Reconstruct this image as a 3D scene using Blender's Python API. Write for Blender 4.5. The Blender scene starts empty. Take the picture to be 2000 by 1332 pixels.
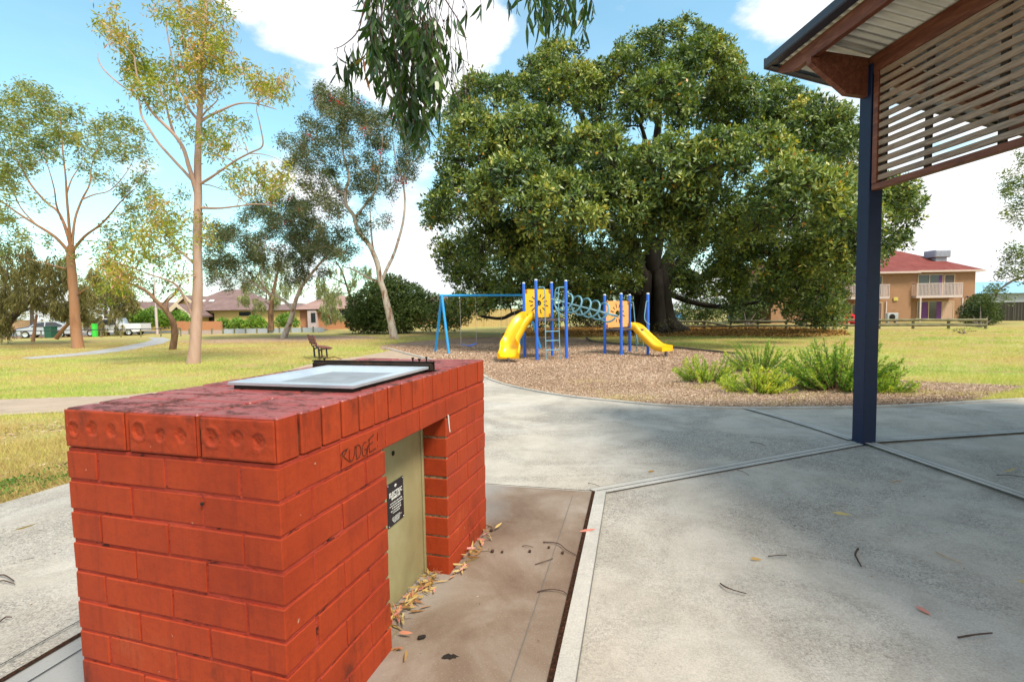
import bpy, bmesh, math, random
import numpy as np
from mathutils import Vector, Matrix, noise as mnoise
random.seed(7); rng = np.random.default_rng(7)
C = bpy.context.scene.collection
PI = math.pi

# ------------------------------------------------------------------ camera
F, H, PITCH, ROLL = 958.0, 1.13, -0.0593, -0.0178
cp, sp, cr, sr = math.cos(PITCH), math.sin(PITCH), math.cos(ROLL), math.sin(ROLL)
FW = np.array([0, cp, sp]); R0 = np.array([1.0, 0, 0]); U0 = np.cross(R0, FW)
RT = R0*cr + U0*sr; UP = -R0*sr + U0*cr
cam_d = bpy.data.cameras.new('camera'); cam = bpy.data.objects.new('camera', cam_d); C.objects.link(cam)
cam.matrix_world = Matrix(((RT[0], UP[0], -FW[0], 0), (RT[1], UP[1], -FW[1], 0), (RT[2], UP[2], -FW[2], H), (0, 0, 0, 1)))
cam_d.sensor_width = 22.3; cam_d.lens = 22.3*F/2000
cam_d.clip_start = 0.05; cam_d.clip_end = 3000
cam_d.dof.use_dof = True; cam_d.dof.focus_distance = 2.8; cam_d.dof.aperture_fstop = 3.8
bpy.context.scene.camera = cam

def g(y):
    """height of the ground: level round the barbecue, half a metre lower from the playground on"""
    t = min(max((y-4.2)/7.8, 0), 1)
    return -0.45*t*t*(3-2*t)
def gv(y):
    t = np.clip((y-4.2)/7.8, 0, 1)
    return -0.45*t*t*(3-2*t)
def ray(px, py):
    d = FW + RT*(px-1000)/F - UP*(py-666)/F
    return d/d[1]
def P3(px, py, Y):
    d = ray(px, py)
    return Vector((d[0]*Y, Y, H+d[2]*Y))
def atz(px, py, z=0.0):
    d = ray(px, py); t = (z-H)/d[2]
    return Vector((d[0]*t, t, z))
def at(px, py):
    d = ray(px, py)
    if d[2] > -0.004: d = d.copy(); d[2] = -0.004
    Y = 3.0
    for i in range(60):
        Y = Y + (g(Y)-(H+d[2]*Y))/d[2]*.5
    return Vector((d[0]*Y, Y, g(Y)))

# ------------------------------------------------------------------ objects
def tag(o, label=None, cat=None, group=None, kind=None):
    if label: o['label'] = label
    if cat: o['category'] = cat
    if group: o['group'] = group
    if kind: o['kind'] = kind
    return o
def empty(name, loc=(0, 0, 0), rz=0.0, label=None, cat=None, group=None, kind=None):
    o = bpy.data.objects.new(name, None); C.objects.link(o)
    o.location = loc; o.rotation_euler = (0, 0, rz); o.empty_display_size = .1
    return tag(o, label, cat, group, kind)
def copy_tree(o, parent=None):
    c = o.copy(); C.objects.link(c); c.parent = parent
    for ch in list(o.children): copy_tree(ch, c)
    return c

class MB:
    def __init__(s): s.v = []; s.f = []; s.m = []; s.sm = []
    def add(s, vs, fs, mi=0, smooth=False):
        n = len(s.v); s.v.extend([tuple(v) for v in vs])
        for f in fs: s.f.append(tuple(n+i for i in f)); s.m.append(mi); s.sm.append(smooth)
    def box(s, x0, x1, y0, y1, z0, z1, mi=0, b=0.0, M=None):
        if b > 0:
            b = min(b, (x1-x0)*.45, (y1-y0)*.45, (z1-z0)*.45)
            vs = []; idx = {}
            for ix, (xa, sx) in enumerate(((x0, 1), (x1, -1))):
                for iy, (ya, sy) in enumerate(((y0, 1), (y1, -1))):
                    for iz, (za, sz) in enumerate(((z0, 1), (z1, -1))):
                        idx[ix, iy, iz] = len(vs)
                        vs += [(xa, ya+sy*b, za+sz*b), (xa+sx*b, ya, za+sz*b), (xa+sx*b, ya+sy*b, za)]
            q = idx
            def orient(poly):
                cx = sum(vs[i][0] for i in poly)/len(poly)-(x0+x1)/2; cy = sum(vs[i][1] for i in poly)/len(poly)-(y0+y1)/2; cz = sum(vs[i][2] for i in poly)/len(poly)-(z0+z1)/2
                a, bb, c = (Vector(vs[poly[k]]) for k in (0, 1, 2))
                n = (bb-a).cross(c-a)
                return poly if n.dot(Vector((cx, cy, cz))) > 0 else poly[::-1]
            fs = []
            for i in (0, 1):
                fs.append([q[i,0,0], q[i,1,0], q[i,1,1], q[i,0,1]])
                fs.append([q[0,i,0]+1, q[1,i,0]+1, q[1,i,1]+1, q[0,i,1]+1])
                fs.append([q[0,0,i]+2, q[1,0,i]+2, q[1,1,i]+2, q[0,1,i]+2])
            for i in (0, 1):
                for j in (0, 1):
                    fs.append([q[i,j,0], q[i,j,1], q[i,j,1]+1, q[i,j,0]+1])
                    fs.append([q[i,0,j], q[i,1,j], q[i,1,j]+2, q[i,0,j]+2])
                    fs.append([q[0,i,j]+1, q[1,i,j]+1, q[1,i,j]+2, q[0,i,j]+2])
                    for k in (0, 1): fs.append([q[i,j,k], q[i,j,k]+1, q[i,j,k]+2])
            fs = [orient(f) for f in fs]
        else:
            vs = [(x, y, z) for x in (x0, x1) for y in (y0, y1) for z in (z0, z1)]
            fs = [(0,1,3,2), (4,6,7,5), (0,4,5,1), (2,3,7,6), (0,2,6,4), (1,5,7,3)]
        if M is not None: vs = [tuple(M @ Vector(v)) for v in vs]
        s.add(vs, fs, mi)
    def bar(s, a, b, w, h, mi=0, up=(0, 0, 1), bev=0.0):
        a = Vector(a); b = Vector(b); d = (b-a); L = d.length; d.normalize()
        u = Vector(up); x = d.cross(u)
        if x.length < 1e-4: x = d.cross(Vector((1, 0, 0)))
        x.normalize(); z = x.cross(d)
        M = Matrix(((x[0], d[0], z[0], a[0]), (x[1], d[1], z[1], a[1]), (x[2], d[2], z[2], a[2]), (0, 0, 0, 1)))
        s.box(-w/2, w/2, 0, L, -h/2, h/2, mi, bev, M)
    def tube(s, pts, rad, n=8, mi=0, caps=True, smooth=True, wob=0.0):
        pts = [Vector(p) for p in pts]; m = len(pts)
        if not hasattr(rad, '__len__'): rad = [rad]*m
        base = len(s.v); px = None; vs = []
        for i in range(m):
            d = (pts[min(i+1, m-1)]-pts[max(i-1, 0)])
            if d.length < 1e-9: d = Vector((0, 0, 1))
            d.normalize()
            if px is None:
                px = d.orthogonal().normalized()
            else:
                px = (px-d*px.dot(d))
                px = px.normalized() if px.length > 1e-6 else d.orthogonal().normalized()
            py = d.cross(px)
            for k in range(n):
                a = 2*PI*k/n; r = rad[i]*(1+(random.uniform(-wob, wob) if wob else 0))
                vs.append(tuple(pts[i]+px*(math.cos(a)*r)+py*(math.sin(a)*r)))
        fs = []
        for i in range(m-1):
            for k in range(n):
                k2 = (k+1) % n
                fs.append((i*n+k, i*n+k2, (i+1)*n+k2, (i+1)*n+k))
        s.add(vs, fs, mi, smooth)
        if caps:
            s.add(vs[:n], [tuple(range(n))[::-1]], mi); s.add(vs[-n:], [tuple(range(n))], mi)
    def lathe(s, prof, n=20, mi=0, o=(0, 0, 0), smooth=True):
        vs = []
        for r, z in prof:
            for k in range(n):
                a = 2*PI*k/n; vs.append((o[0]+r*math.cos(a), o[1]+r*math.sin(a), o[2]+z))
        fs = [(i*n+k, i*n+(k+1) % n, (i+1)*n+(k+1) % n, (i+1)*n+k) for i in range(len(prof)-1) for k in range(n)]
        s.add(vs, fs, mi, smooth)
    def prism(s, poly, axis, a, b, mi=0):
        """poly: 2-D outline; axis 0/1/2 = extruded along x/y/z from a to b"""
        n = len(poly)
        def p3(p, t): return (t, p[0], p[1]) if axis == 0 else (p[0], t, p[1]) if axis == 1 else (p[0], p[1], t)
        vs = [p3(p, a) for p in poly]+[p3(p, b) for p in poly]
        fs = [tuple(range(n))[::-1], tuple(range(n, 2*n))]+[(i, (i+1) % n, n+(i+1) % n, n+i) for i in range(n)]
        s.add(vs, fs, mi)
    def grid(s, fn, nu, nv, mi=0, smooth=True):
        vs = [fn(u/nu, v/nv) for v in range(nv+1) for u in range(nu+1)]
        fs = [(v*(nu+1)+u, v*(nu+1)+u+1, (v+1)*(nu+1)+u+1, (v+1)*(nu+1)+u) for v in range(nv) for u in range(nu)]
        s.add(vs, fs, mi, smooth)
    def build(s, name, mats, parent=None, fix=False):
        me = bpy.data.meshes.new(name); me.from_pydata(s.v, [], s.f)
        if not isinstance(mats, (list, tuple)): mats = [mats]
        for m in mats: me.materials.append(m)
        me.polygons.foreach_set('material_index', s.m); me.polygons.foreach_set('use_smooth', s.sm)
        if fix:
            bm = bmesh.new(); bm.from_mesh(me); bmesh.ops.recalc_face_normals(bm, faces=bm.faces); bm.to_mesh(me); bm.free()
        me.update()
        o = bpy.data.objects.new(name, me); C.objects.link(o)
        if parent is not None: o.parent = parent
        return o

def raw_mesh(name, V, nper, mat, parent=None, rnd=None, smooth=False):
    """V: (nfaces*nper,3) corners, each face its own corners"""
    V = np.asarray(V, dtype=np.float32).reshape(-1, 3); nf = len(V)//nper
    me = bpy.data.meshes.new(name)
    me.vertices.add(len(V)); me.vertices.foreach_set('co', V.ravel())
    me.loops.add(len(V)); me.loops.foreach_set('vertex_index', np.arange(len(V), dtype=np.int32))
    me.polygons.add(nf); me.polygons.foreach_set('loop_start', np.arange(nf, dtype=np.int32)*nper)
    if rnd is not None:
        a = me.attributes.new('rnd', 'FLOAT', 'FACE'); a.data.foreach_set('value', np.asarray(rnd, dtype=np.float32))
    if mat: me.materials.append(mat)
    me.update(); me.validate()
    o = bpy.data.objects.new(name, me); C.objects.link(o)
    if parent is not None: o.parent = parent
    return o

# ------------------------------------------------------------------ materials
class N:
    def __init__(s, name, rough=.7, spec=.3, metal=0.0, world=None):
        s.m = bpy.data.materials.new(name); s.m.use_nodes = True; s.t = s.m.node_tree; s.b = s.t.nodes['Principled BSDF']
        s.set('Roughness', rough); s.set('Specular IOR Level', spec); s.set('Metallic', metal)
        s.tc = s.t.nodes.new('ShaderNodeTexCoord'); s.geo = None
    def set(s, k, v): s.b.inputs[k].default_value = v
    def link(s, a, b): s.t.links.new(a, b)
    def co(s, scale=None, src='Object'):
        o = s.tc.outputs[src]
        if scale is None: return o
        mp = s.t.nodes.new('ShaderNodeMapping'); s.link(o, mp.inputs[0])
        mp.inputs['Scale'].default_value = scale if hasattr(scale, '__len__') else (scale,)*3
        return mp.outputs[0]
    def noise(s, scale, detail=4, rough=.55, co=None, dist=0.0):
        n = s.t.nodes.new('ShaderNodeTexNoise'); n.inputs['Scale'].default_value = scale; n.inputs['Detail'].default_value = detail
        n.inputs['Roughness'].default_value = rough; n.inputs['Distortion'].default_value = dist
        s.link(co if co is not None else s.co(), n.inputs['Vector']); return n.outputs['Fac']
    def voro(s, scale, co=None, out='Distance', feature='F1'):
        n = s.t.nodes.new('ShaderNodeTexVoronoi'); n.feature = feature; n.inputs['Scale'].default_value = scale
        s.link(co if co is not None else s.co(), n.inputs['Vector']); return n.outputs[out]
    def wave(s, scale, dist=2, co=None, detail=2, dscale=1.0, direction='X'):
        n = s.t.nodes.new('ShaderNodeTexWave'); n.bands_direction = direction; n.inputs['Scale'].default_value = scale
        n.inputs['Distortion'].default_value = dist; n.inputs['Detail'].default_value = detail; n.inputs['Detail Scale'].default_value = dscale
        s.link(co if co is not None else s.co(), n.inputs['Vector']); return n.outputs['Fac']
    def ramp(s, fac, stops, interp='LINEAR'):
        r = s.t.nodes.new('ShaderNodeValToRGB'); e = r.color_ramp; e.interpolation = interp
        while len(e.elements) < len(stops): e.elements.new(.5)
        for el, (p, c) in zip(e.elements, stops):
            el.position = p; el.color = (*c, 1) if hasattr(c, '__len__') else (c, c, c, 1)
        s.link(fac, r.inputs[0]); return r.outputs[0]
    def mix(s, fac, a, b, mode='MIX'):
        n = s.t.nodes.new('ShaderNodeMix'); n.data_type = 'RGBA'; n.blend_type = mode
        for sock, v in ((n.inputs[0], fac), (n.inputs[6], a), (n.inputs[7], b)):
            if hasattr(v, 'links'): s.link(v, sock)
            elif hasattr(v, '__len__'): sock.default_value = (*v, 1)
            else: sock.default_value = v
        return n.outputs[2]
    def math(s, op, a, b=0.0, clamp=False):
        n = s.t.nodes.new('ShaderNodeMath'); n.operation = op; n.use_clamp = clamp
        for sock, v in ((n.inputs[0], a), (n.inputs[1], b)):
            if hasattr(v, 'links'): s.link(v, sock)
            else: sock.default_value = v
        return n.outputs[0]
    def attr(s, name='rnd'):
        n = s.t.nodes.new('ShaderNodeAttribute'); n.attribute_name = name; return n.outputs['Fac']
    def col(s, v):
        if hasattr(v, 'links'): s.link(v, s.b.inputs['Base Color'])
        else: s.set('Base Color', (*v, 1))
        return s
    def rough(s, v): s.link(v, s.b.inputs['Roughness']); return s
    def bump(s, h, strength=.3, dist=.01):
        n = s.t.nodes.new('ShaderNodeBump'); n.inputs['Strength'].default_value = strength; n.inputs['Distance'].default_value = dist
        s.link(h, n.inputs['Height'])
        if s.b.inputs['Normal'].links: s.link(s.b.inputs['Normal'].links[0].from_socket, n.inputs['Normal'])
        s.link(n.outputs[0], s.b.inputs['Normal']); return s

def paint(name, col, rough=.45, spec=.4, vary=.12, scale=9, metal=0):
    n = N(name, rough, spec, metal); f = n.noise(scale, 5)
    lo = tuple(c*(1-vary) for c in col); hi = tuple(min(1, c*(1+vary)) for c in col)
    n.col(n.ramp(f, [(.3, lo), (.7, hi)])); n.bump(f, .08, .004)
    return n.m
def foliage(name, stops, rough=.5, spec=.35, trans=.25, tcol=None):
    n = N(name, rough, spec); c = n.ramp(n.attr(), stops); n.col(c)
    tr = n.t.nodes.new('ShaderNodeBsdfTranslucent'); mx = n.t.nodes.new('ShaderNodeMixShader'); mx.inputs[0].default_value = trans
    n.link(n.mix(1.0, c, tcol or (1.3, 1.35, .6), 'MULTIPLY'), tr.inputs['Color'])
    out = n.t.nodes['Material Output']
    n.link(n.b.outputs[0], mx.inputs[1]); n.link(tr.outputs[0], mx.inputs[2]); n.link(mx.outputs[0], out.inputs['Surface'])
    return n.m
def bark(name, stops, scale=3, bump=.4, stretch=(1, 1, .35)):
    n = N(name, .85, .2); co = n.co(stretch)
    f = n.noise(scale, 6, .6, co, .6); n.col(n.ramp(f, stops)); n.bump(n.noise(scale*6, 4, .6, co), bump, .02)
    return n.m
# ------------------------------------------------------------------ light
sc = bpy.context.scene
SUN_EL, SUN_AZ = math.radians(55), math.radians(138)   # azimuth clockwise from +Y: behind the camera to the right
w = bpy.data.worlds.new("World"); sc.world = w; w.use_nodes = True
nt = w.node_tree; bg = nt.nodes['Background']
def wn(t): return nt.nodes.new(t)
sky = wn('ShaderNodeTexSky'); sky.sky_type = 'NISHITA'; sky.sun_disc = False
sky.sun_elevation = SUN_EL; sky.sun_rotation = SUN_AZ; sky.air_density = 1.0; sky.dust_density = 1.2; sky.ozone_density = 1.0
tc = wn('ShaderNodeTexCoord')
def wmath(op, a, b=0.0, clamp=False, c=None):
    n = wn('ShaderNodeMath'); n.operation = op; n.use_clamp = clamp
    for i, v in enumerate((a, b, c)):
        if v is None: continue
        if hasattr(v, 'links'): nt.links.new(v, n.inputs[i])
        else: n.inputs[i].default_value = v
    return n.outputs[0]
def wnoise(scale, detail, rough, stretch=(1, 1, 2.2)):
    mp = wn('ShaderNodeMapping'); mp.inputs['Scale'].default_value = stretch; nt.links.new(tc.outputs['Generated'], mp.inputs[0])
    n = wn('ShaderNodeTexNoise'); n.inputs['Scale'].default_value = scale; n.inputs['Detail'].default_value = detail; n.inputs['Roughness'].default_value = rough
    nt.links.new(mp.outputs[0], n.inputs[0]); return n.outputs['Fac']
# cumulus banks: each a soft cone of directions, broken up by noise
banks = [((540, 10), .09, 1.0), ((660, 40), .13, 1.1), ((790, 100), .12, 1.1), ((890, 40), .10, 1.1), ((1560, 0), .07, 1.0), ((1620, -60), .12, 1.0),
         ((560, 430), .15, .7), ((330, 400), .10, .4), ((850, 480), .16, .85), ((1720, 260), .14, .9), ((1900, 420), .28, 1.0)]
tot = None
for (px, py), rad, amp in banks+[((v, None), r_, 1.1) for v, r_ in (((0, -1, .5), .6), ((.9, -.5, .55), .5), ((-.8, -.6, .5), .5), ((.1, -.2, 1), .5))]:  # last four: unseen clouds added behind and overhead to brighten and neutralise the shade
    d = ray(px, py) if py is not None else np.array(px, float); d = d/np.linalg.norm(d)
    vm = wn('ShaderNodeVectorMath'); vm.operation = 'DOT_PRODUCT'; nt.links.new(tc.outputs['Generated'], vm.inputs[0]); vm.inputs[1].default_value = tuple(d)
    mr = wn('ShaderNodeMapRange'); mr.interpolation_type = 'SMOOTHSTEP'; nt.links.new(vm.outputs['Value'], mr.inputs[0])
    mr.inputs[1].default_value = math.cos(rad*1.35); mr.inputs[2].default_value = math.cos(rad*.35); mr.inputs[3].default_value = 0; mr.inputs[4].default_value = amp
    tot = mr.outputs[0] if tot is None else wmath('MAXIMUM', tot, mr.outputs[0])
sep = wn('ShaderNodeSeparateXYZ'); nt.links.new(tc.outputs['Generated'], sep.inputs[0])
low = wn('ShaderNodeMapRange'); nt.links.new(sep.outputs[2], low.inputs[0]); low.interpolation_type = 'SMOOTHSTEP'
low.inputs[1].default_value = .20; low.inputs[2].default_value = .02; low.inputs[3].default_value = 0; low.inputs[4].default_value = .62
tot = wmath('MAXIMUM', tot, low.outputs[0])
ns = wnoise(4.2, 12, .62)
dens = wmath('ADD', tot, wmath('MULTIPLY', wmath('SUBTRACT', ns, .5), 2.8))
thin = wmath('MULTIPLY', wmath('SUBTRACT', wnoise(2.0, 6, .6, (1, 1, 3)), .44), 1.1, True)
dr = wn('ShaderNodeMapRange'); dr.interpolation_type = 'SMOOTHSTEP'; nt.links.new(dens, dr.inputs[0]); dr.inputs[1].default_value = .38; dr.inputs[2].default_value = .92
fac = wmath('MAXIMUM', dr.outputs[0], wmath('MULTIPLY', thin, .35))
cl = wn('ShaderNodeValToRGB'); nt.links.new(wnoise(5, 6, .6), cl.inputs[0])
SKY_K = 1.0
cl.color_ramp.elements[0].color = (6.6, 7.0, 7.6, 1); cl.color_ramp.elements[0].position = .3
cl.color_ramp.elements[1].color = (9.6, 9.6, 9.5, 1); cl.color_ramp.elements[1].position = .6
tint = wn('ShaderNodeMix'); tint.data_type = 'RGBA'; tint.blend_type = 'MULTIPLY'; tint.inputs[0].default_value = 1.0
nt.links.new(sky.outputs[0], tint.inputs[6]); tint.inputs[7].default_value = (2.0, 2.52, 2.12, 1)
mx = wn('ShaderNodeMix'); mx.data_type = 'RGBA'; nt.links.new(fac, mx.inputs[0]); nt.links.new(tint.outputs[2], mx.inputs[6]); nt.links.new(cl.outputs[0], mx.inputs[7])
nt.links.new(mx.outputs[2], bg.inputs['Color']); bg.inputs['Strength'].default_value = 0.11
sd = bpy.data.lights.new('sun', 'SUN'); sun = bpy.data.objects.new('sun', sd); C.objects.link(sun)
sd.energy = 4.3; sd.angle = math.radians(15); sd.color = (1.0, .91, .76)
dirv = Vector((math.sin(SUN_AZ)*math.cos(SUN_EL), math.cos(SUN_AZ)*math.cos(SUN_EL), math.sin(SUN_EL)))
sun.rotation_euler = (-dirv).to_track_quat('-Z', 'Y').to_euler()
sc.view_settings.view_transform = 'Standard'; sc.view_settings.look = 'None'; sc.view_settings.exposure = 0.36; sc.view_settings.gamma = 1
sc.cycles.use_denoising = True
sc.cycles.max_bounces = 6; sc.cycles.diffuse_bounces = 3; sc.cycles.glossy_bounces = 3; sc.cycles.transmission_bounces = 4; sc.cycles.transparent_max_bounces = 6
sc.cycles.caustics_reflective = False; sc.cycles.caustics_refractive = False

# ------------------------------------------------------------------ ground sheets
YCUT = [4.2+.26*i for i in range(31)]
def sheet(name, poly, mat, dz, kind='structure', parent=None):
    """a flat polygon laid on the ground; cut at the same lines as the terrain so that it follows it exactly"""
    bm = bmesh.new(); vs = [bm.verts.new((p[0], p[1], 0)) for p in poly]; bm.faces.new(vs)
    for y in YCUT:
        bmesh.ops.bisect_plane(bm, geom=bm.verts[:]+bm.edges[:]+bm.faces[:], plane_co=(0, y, 0), plane_no=(0, 1, 0))
    bmesh.ops.triangulate(bm, faces=[f for f in bm.faces if len(f.verts) > 4])
    for v in bm.verts: v.co.z = g(v.co.y)+dz
    bmesh.ops.recalc_face_normals(bm, faces=bm.faces)
    me = bpy.data.meshes.new(name); bm.to_mesh(me); bm.free()
    if me.polygons and me.polygons[0].normal.z < 0: me.flip_normals()
    me.materials.append(mat); o = bpy.data.objects.new(name, me); C.objects.link(o)
    if parent: o.parent = parent
    if kind: o['kind'] = kind
    return o
def pxpoly(pts): return [tuple(at(*p)[:2]) for p in pts]
def strip_poly(a, b, w, off=0.0):
    a = Vector(a[:2]); b = Vector(b[:2]); d = (b-a).normalized(); n = Vector((-d.y, d.x))
    return [a+n*(off-w/2), b+n*(off-w/2), b+n*(off+w/2), a+n*(off+w/2)]
def smooth_curve(pts, k=5):
    out = []; n = len(pts); P = [Vector(p) for p in pts]
    for i in range(n-1):
        p0, p1, p2, p3 = P[max(i-1, 0)], P[i], P[i+1], P[min(i+2, n-1)]
        for j in range(k):
            t = j/k; out.append(.5*((2*p1)+(p2-p0)*t+(2*p0-5*p1+4*p2-p3)*t*t+(3*p1-p0-3*p2+p3)*t**3))
    out.append(P[-1]); return out

# grass and soil
n = N('grass_soil', .95, .1); big = n.noise(.22, 4, .6); mid = n.noise(1.3, 6, .65); fine = n.noise(28, 4, .7)
c = n.ramp(mid, [(.36, (.30, .17, .075)), (.46, (.40, .34, .12)), (.56, (.33, .37, .09)), (.7, (.20, .31, .055))])
c = n.mix(n.ramp(big, [(.42, 0.0), (.56, .9)]), c, (.40, .23, .11))
c = n.mix(.55, c, n.ramp(fine, [(.3, (.10, .09, .03)), (.7, (.55, .50, .2))])); n.col(c); n.bump(fine, .6, .03); M_ground = n.m
def concrete(name, lo, hi, warm, swirl=.5):
    n = N(name, .85, .25); big = n.noise(.9, 5, .6); blot = n.noise(3.4, 8, .68, dist=.4); fine = n.noise(170, 3, .7)
    c = n.ramp(blot, [(.40, lo), (.58, hi)]); c = n.mix(n.ramp(big, [(.35, 0.0), (.65, .6)]), c, warm)
    # broom and trowel swirls, pores
    wv = n.noise(70, 3, .6, n.co((.45, 1, 1)), 2.5); wv2 = n.noise(130, 4, .6, n.co((1, .35, 1)), 2.2)
    streak = n.math('MULTIPLY', n.math('ADD', n.ramp(wv, [(.46, 0.0), (.60, 1.0)]), n.ramp(wv2, [(.46, 0.0), (.58, 1.0)])), .5)
    amt = n.ramp(n.noise(.8, 4, .6, dist=1.5), [(.40, .15), (.60, .95)])
    c = n.mix(n.math('MULTIPLY', n.math('MULTIPLY', streak, amt), swirl), c, tuple(x*.28 for x in lo))
    c = n.mix(n.ramp(n.voro(60), [(.05, .55), (.14, 0.0)]), c, tuple(x*.35 for x in lo))
    c = n.mix(n.ramp(fine, [(.35, .35), (.6, 0.0)]), c, tuple(x*.5 for x in lo))
    n.col(c); n.bump(fine, .25, .003); n.bump(streak, .12*swirl+.05, .004); return n.m
M_conc = concrete('concrete', (.43, .40, .355), (.55, .515, .465), (.54, .47, .385), 1.15)
M_path = concrete('path_concrete', (.35, .27, .21), (.46, .37, .29), (.45, .34, .25), .2)
M_edge = concrete('trowelled_concrete', (.46, .445, .415), (.59, .565, .525), (.53, .50, .45), .5)
n = N('stained_concrete', .8, .3); a = n.noise(2.1, 6, .62, dist=.5); fine = n.noise(150, 3, .7)
c = n.ramp(a, [(.3, (.135, .085, .058)), (.5, (.215, .158, .118)), (.7, (.32, .27, .225))])
sx = n.t.nodes.new('ShaderNodeSeparateXYZ'); n.link(n.co(), sx.inputs[0])
side = n.math('ADD', n.math('SUBTRACT', sx.outputs[0], n.math('MULTIPLY', sx.outputs[1], .28)), n.math('MULTIPLY', n.math('SUBTRACT', n.noise(1.6, 4), .5), .5))
c = n.mix(n.ramp(n.math('ADD', n.math('MULTIPLY', side, .5), .7), [(.12, 1.0), (.3, 0.0)]), c, (.30, .30, .295))
c = n.mix(n.ramp(n.voro(75), [(.05, .5), (.15, 0.0)]), c, (.06, .04, .03))
c = n.mix(n.ramp(n.noise(300, 2, .5), [(.62, 0.0), (.72, .5)]), c, (.45, .38, .3))
n.col(c); n.bump(fine, .3, .003); M_stain = n.m
n = N('mulch_base', .95, .1); v = n.voro(26, n.co((1, 1, 1)), 'Color'); f = n.noise(1.6, 5, .6); ff = n.noise(60, 4, .7)
sc_ = n.t.nodes.new('ShaderNodeSeparateColor'); n.link(v, sc_.inputs[0])
c = n.ramp(sc_.outputs[0], [(.0, (.20, .11, .075)), (.4, (.42, .26, .18)), (.75, (.58, .41, .32)), (1., (.68, .54, .45))])
c = n.mix(n.ramp(f, [(.4, 0.0), (.65, .5)]), c, (.46, .35, .26)); c = n.mix(.4, c, n.ramp(ff, [(.3, (.07, .035, .02)), (.7, (.42, .3, .2))])); n.col(c); n.bump(ff, .8, .03); M_mulch = n.m
n = N('leaf_litter', .95, .1); f = n.noise(2.2, 5, .65); ff = n.noise(30, 4, .7)
c = n.mix(.5, n.ramp(f, [(.35, (.14, .075, .035)), (.6, (.32, .17, .06))]), n.ramp(ff, [(.3, (.07, .04, .02)), (.7, (.42, .24, .08))])); n.col(c); n.bump(ff, .8, .03); M_litter = n.m
n = N('debris', .95, .1); ff = n.noise(90, 4, .7); n.col(n.ramp(ff, [(.35, (.012, .009, .008)), (.6, (.06, .025, .012)), (.72, (.16, .07, .03))])); n.bump(ff, .9, .01); M_debris = n.m
M_crack = paint('crack', (.03, .025, .022), .95, .1); M_groove = paint('groove', (.16, .15, .14), .95, .1)
n = N('asphalt', .9, .2); f = n.noise(120, 3, .6); n.col(n.mix(.5, n.ramp(f, [(.3, (.09, .09, .095)), (.7, (.2, .2, .21))]), n.ramp(n.noise(.5, 4), [(.3, (.14, .14, .15)), (.7, (.2, .2, .2))]))); M_asph = n.m

bmg = MB(); ys = [-60, -12, 0]+YCUT+[20, 40, 80, 160, 400, 900]
for i in range(len(ys)-1):
    y0, y1 = ys[i], ys[i+1]
    bmg.add([(-900, y0, g(y0)), (900, y0, g(y0)), (900, y1, g(y1)), (-900, y1, g(y1))], [(0, 1, 2, 3)])
tag(bmg.build('ground', M_ground), kind='structure')

kerb_px = [(950, 738), (1000, 755), (1100, 774), (1250, 790), (1340, 796), (1460, 799.5), (1700, 797), (1850, 790), (2000, 782), (2300, 770)]
kerb_w = [Vector((p[0], p[1])) for p in smooth_curve([tuple(at(*p)) for p in kerb_px], 5)]
Bn, Bs = Vector((.49, 2.98)), Vector((.10, 1.43)); bd = (Bs-Bn).normalized()
B_far = Bn+bd*6; perp = Vector((-.972, .235))
slab_tl = Bn+perp*1.67
L_far = slab_tl+bd*6
gl_dir = Vector((.25, .968)); gl = Vector((-3.18, 2.97))
# concrete apron round the barbecue and out to the playground kerb
left_edge = [gl-gl_dir*6, gl, gl+gl_dir*.45, Vector((-2.95, 4.4)), Vector((-2.5, 5.6)), Vector((-1.8, 7.0)), at(700, 745).xy]
apron = [Vector((14, -5)), Vector((14, 6.0))]+[p for p in kerb_w[::-1]]+[at(905, 728).xy]+left_edge[::-1]+[Vector((-4.6, -5))]
sheet('concrete_apron', apron, M_conc, .004)
path = pxpoly([(-400, 800), (0, 781), (240, 773), (420, 752), (540, 730), (600, 713), (640, 705), (700, 697), (745, 689), (766, 684), (800, 693), (850, 706), (905, 722), (935, 736), (760, 760), (500, 786), (300, 798), (130, 806), (0, 812), (-400, 834)])
sheet('footpath', path, M_path, .008)
sheet('barbecue_slab', [Bn, slab_tl, L_far, B_far], M_stain, .008)
# expansion joints: pale trowelled borders on each side of a dark gap
post_b = Vector((2.87, 3.97))
Cc = at(1460, 799.5).xy; D_ = Vector((4.45, 4.22)); D_far = post_b+(D_-post_b)*5; E_ = Vector((2.93, 2.76)); E_far = post_b+(E_-post_b)*5
A_l = Bn+perp*1.67
def joint(a, b, name='joint', bw=.045, gap=.008, left=True, right=True, z=.012):
    o = MB(); a = Vector(a); b = Vector(b)
    for s, on in ((1, left), (-1, right)):
        if not on: continue
        sheet('joint_border', strip_poly(a, b, bw, s*(gap/2+bw/2)), M_edge, z)
        sheet('joint_groove', strip_poly(a, b, .004, s*(gap/2+bw+.002)), M_groove, z+.001)
    sheet('joint_gap', strip_poly(a, b, gap, 0), M_crack, z-.001)
joint(Bn, post_b-(post_b-Bn).normalized()*.02, z=.012)
joint(post_b+Vector((-.03, .08)), Cc, z=.016)
joint(post_b+Vector((.05, .01)), D_far, z=.020)
joint(post_b+Vector((.01, -.06)), E_far, z=.024)
joint(Bn, A_l, left=False, right=False, z=.015)
joint(Bn, B_far, bw=.085, gap=.03, right=False, z=.014) if False else None
nB = Vector((-bd.y, bd.x)); nB = nB if nB.x > 0 else -nB
sheet('joint_border', [Bn+nB*.010, Bn+nB*.075, B_far+nB*.075, B_far+nB*.010], M_edge, .016)
sheet('joint_groove', [Bn+nB*.075, Bn+nB*.079, B_far+nB*.079, B_far+nB*.075], M_groove, .018)
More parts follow.
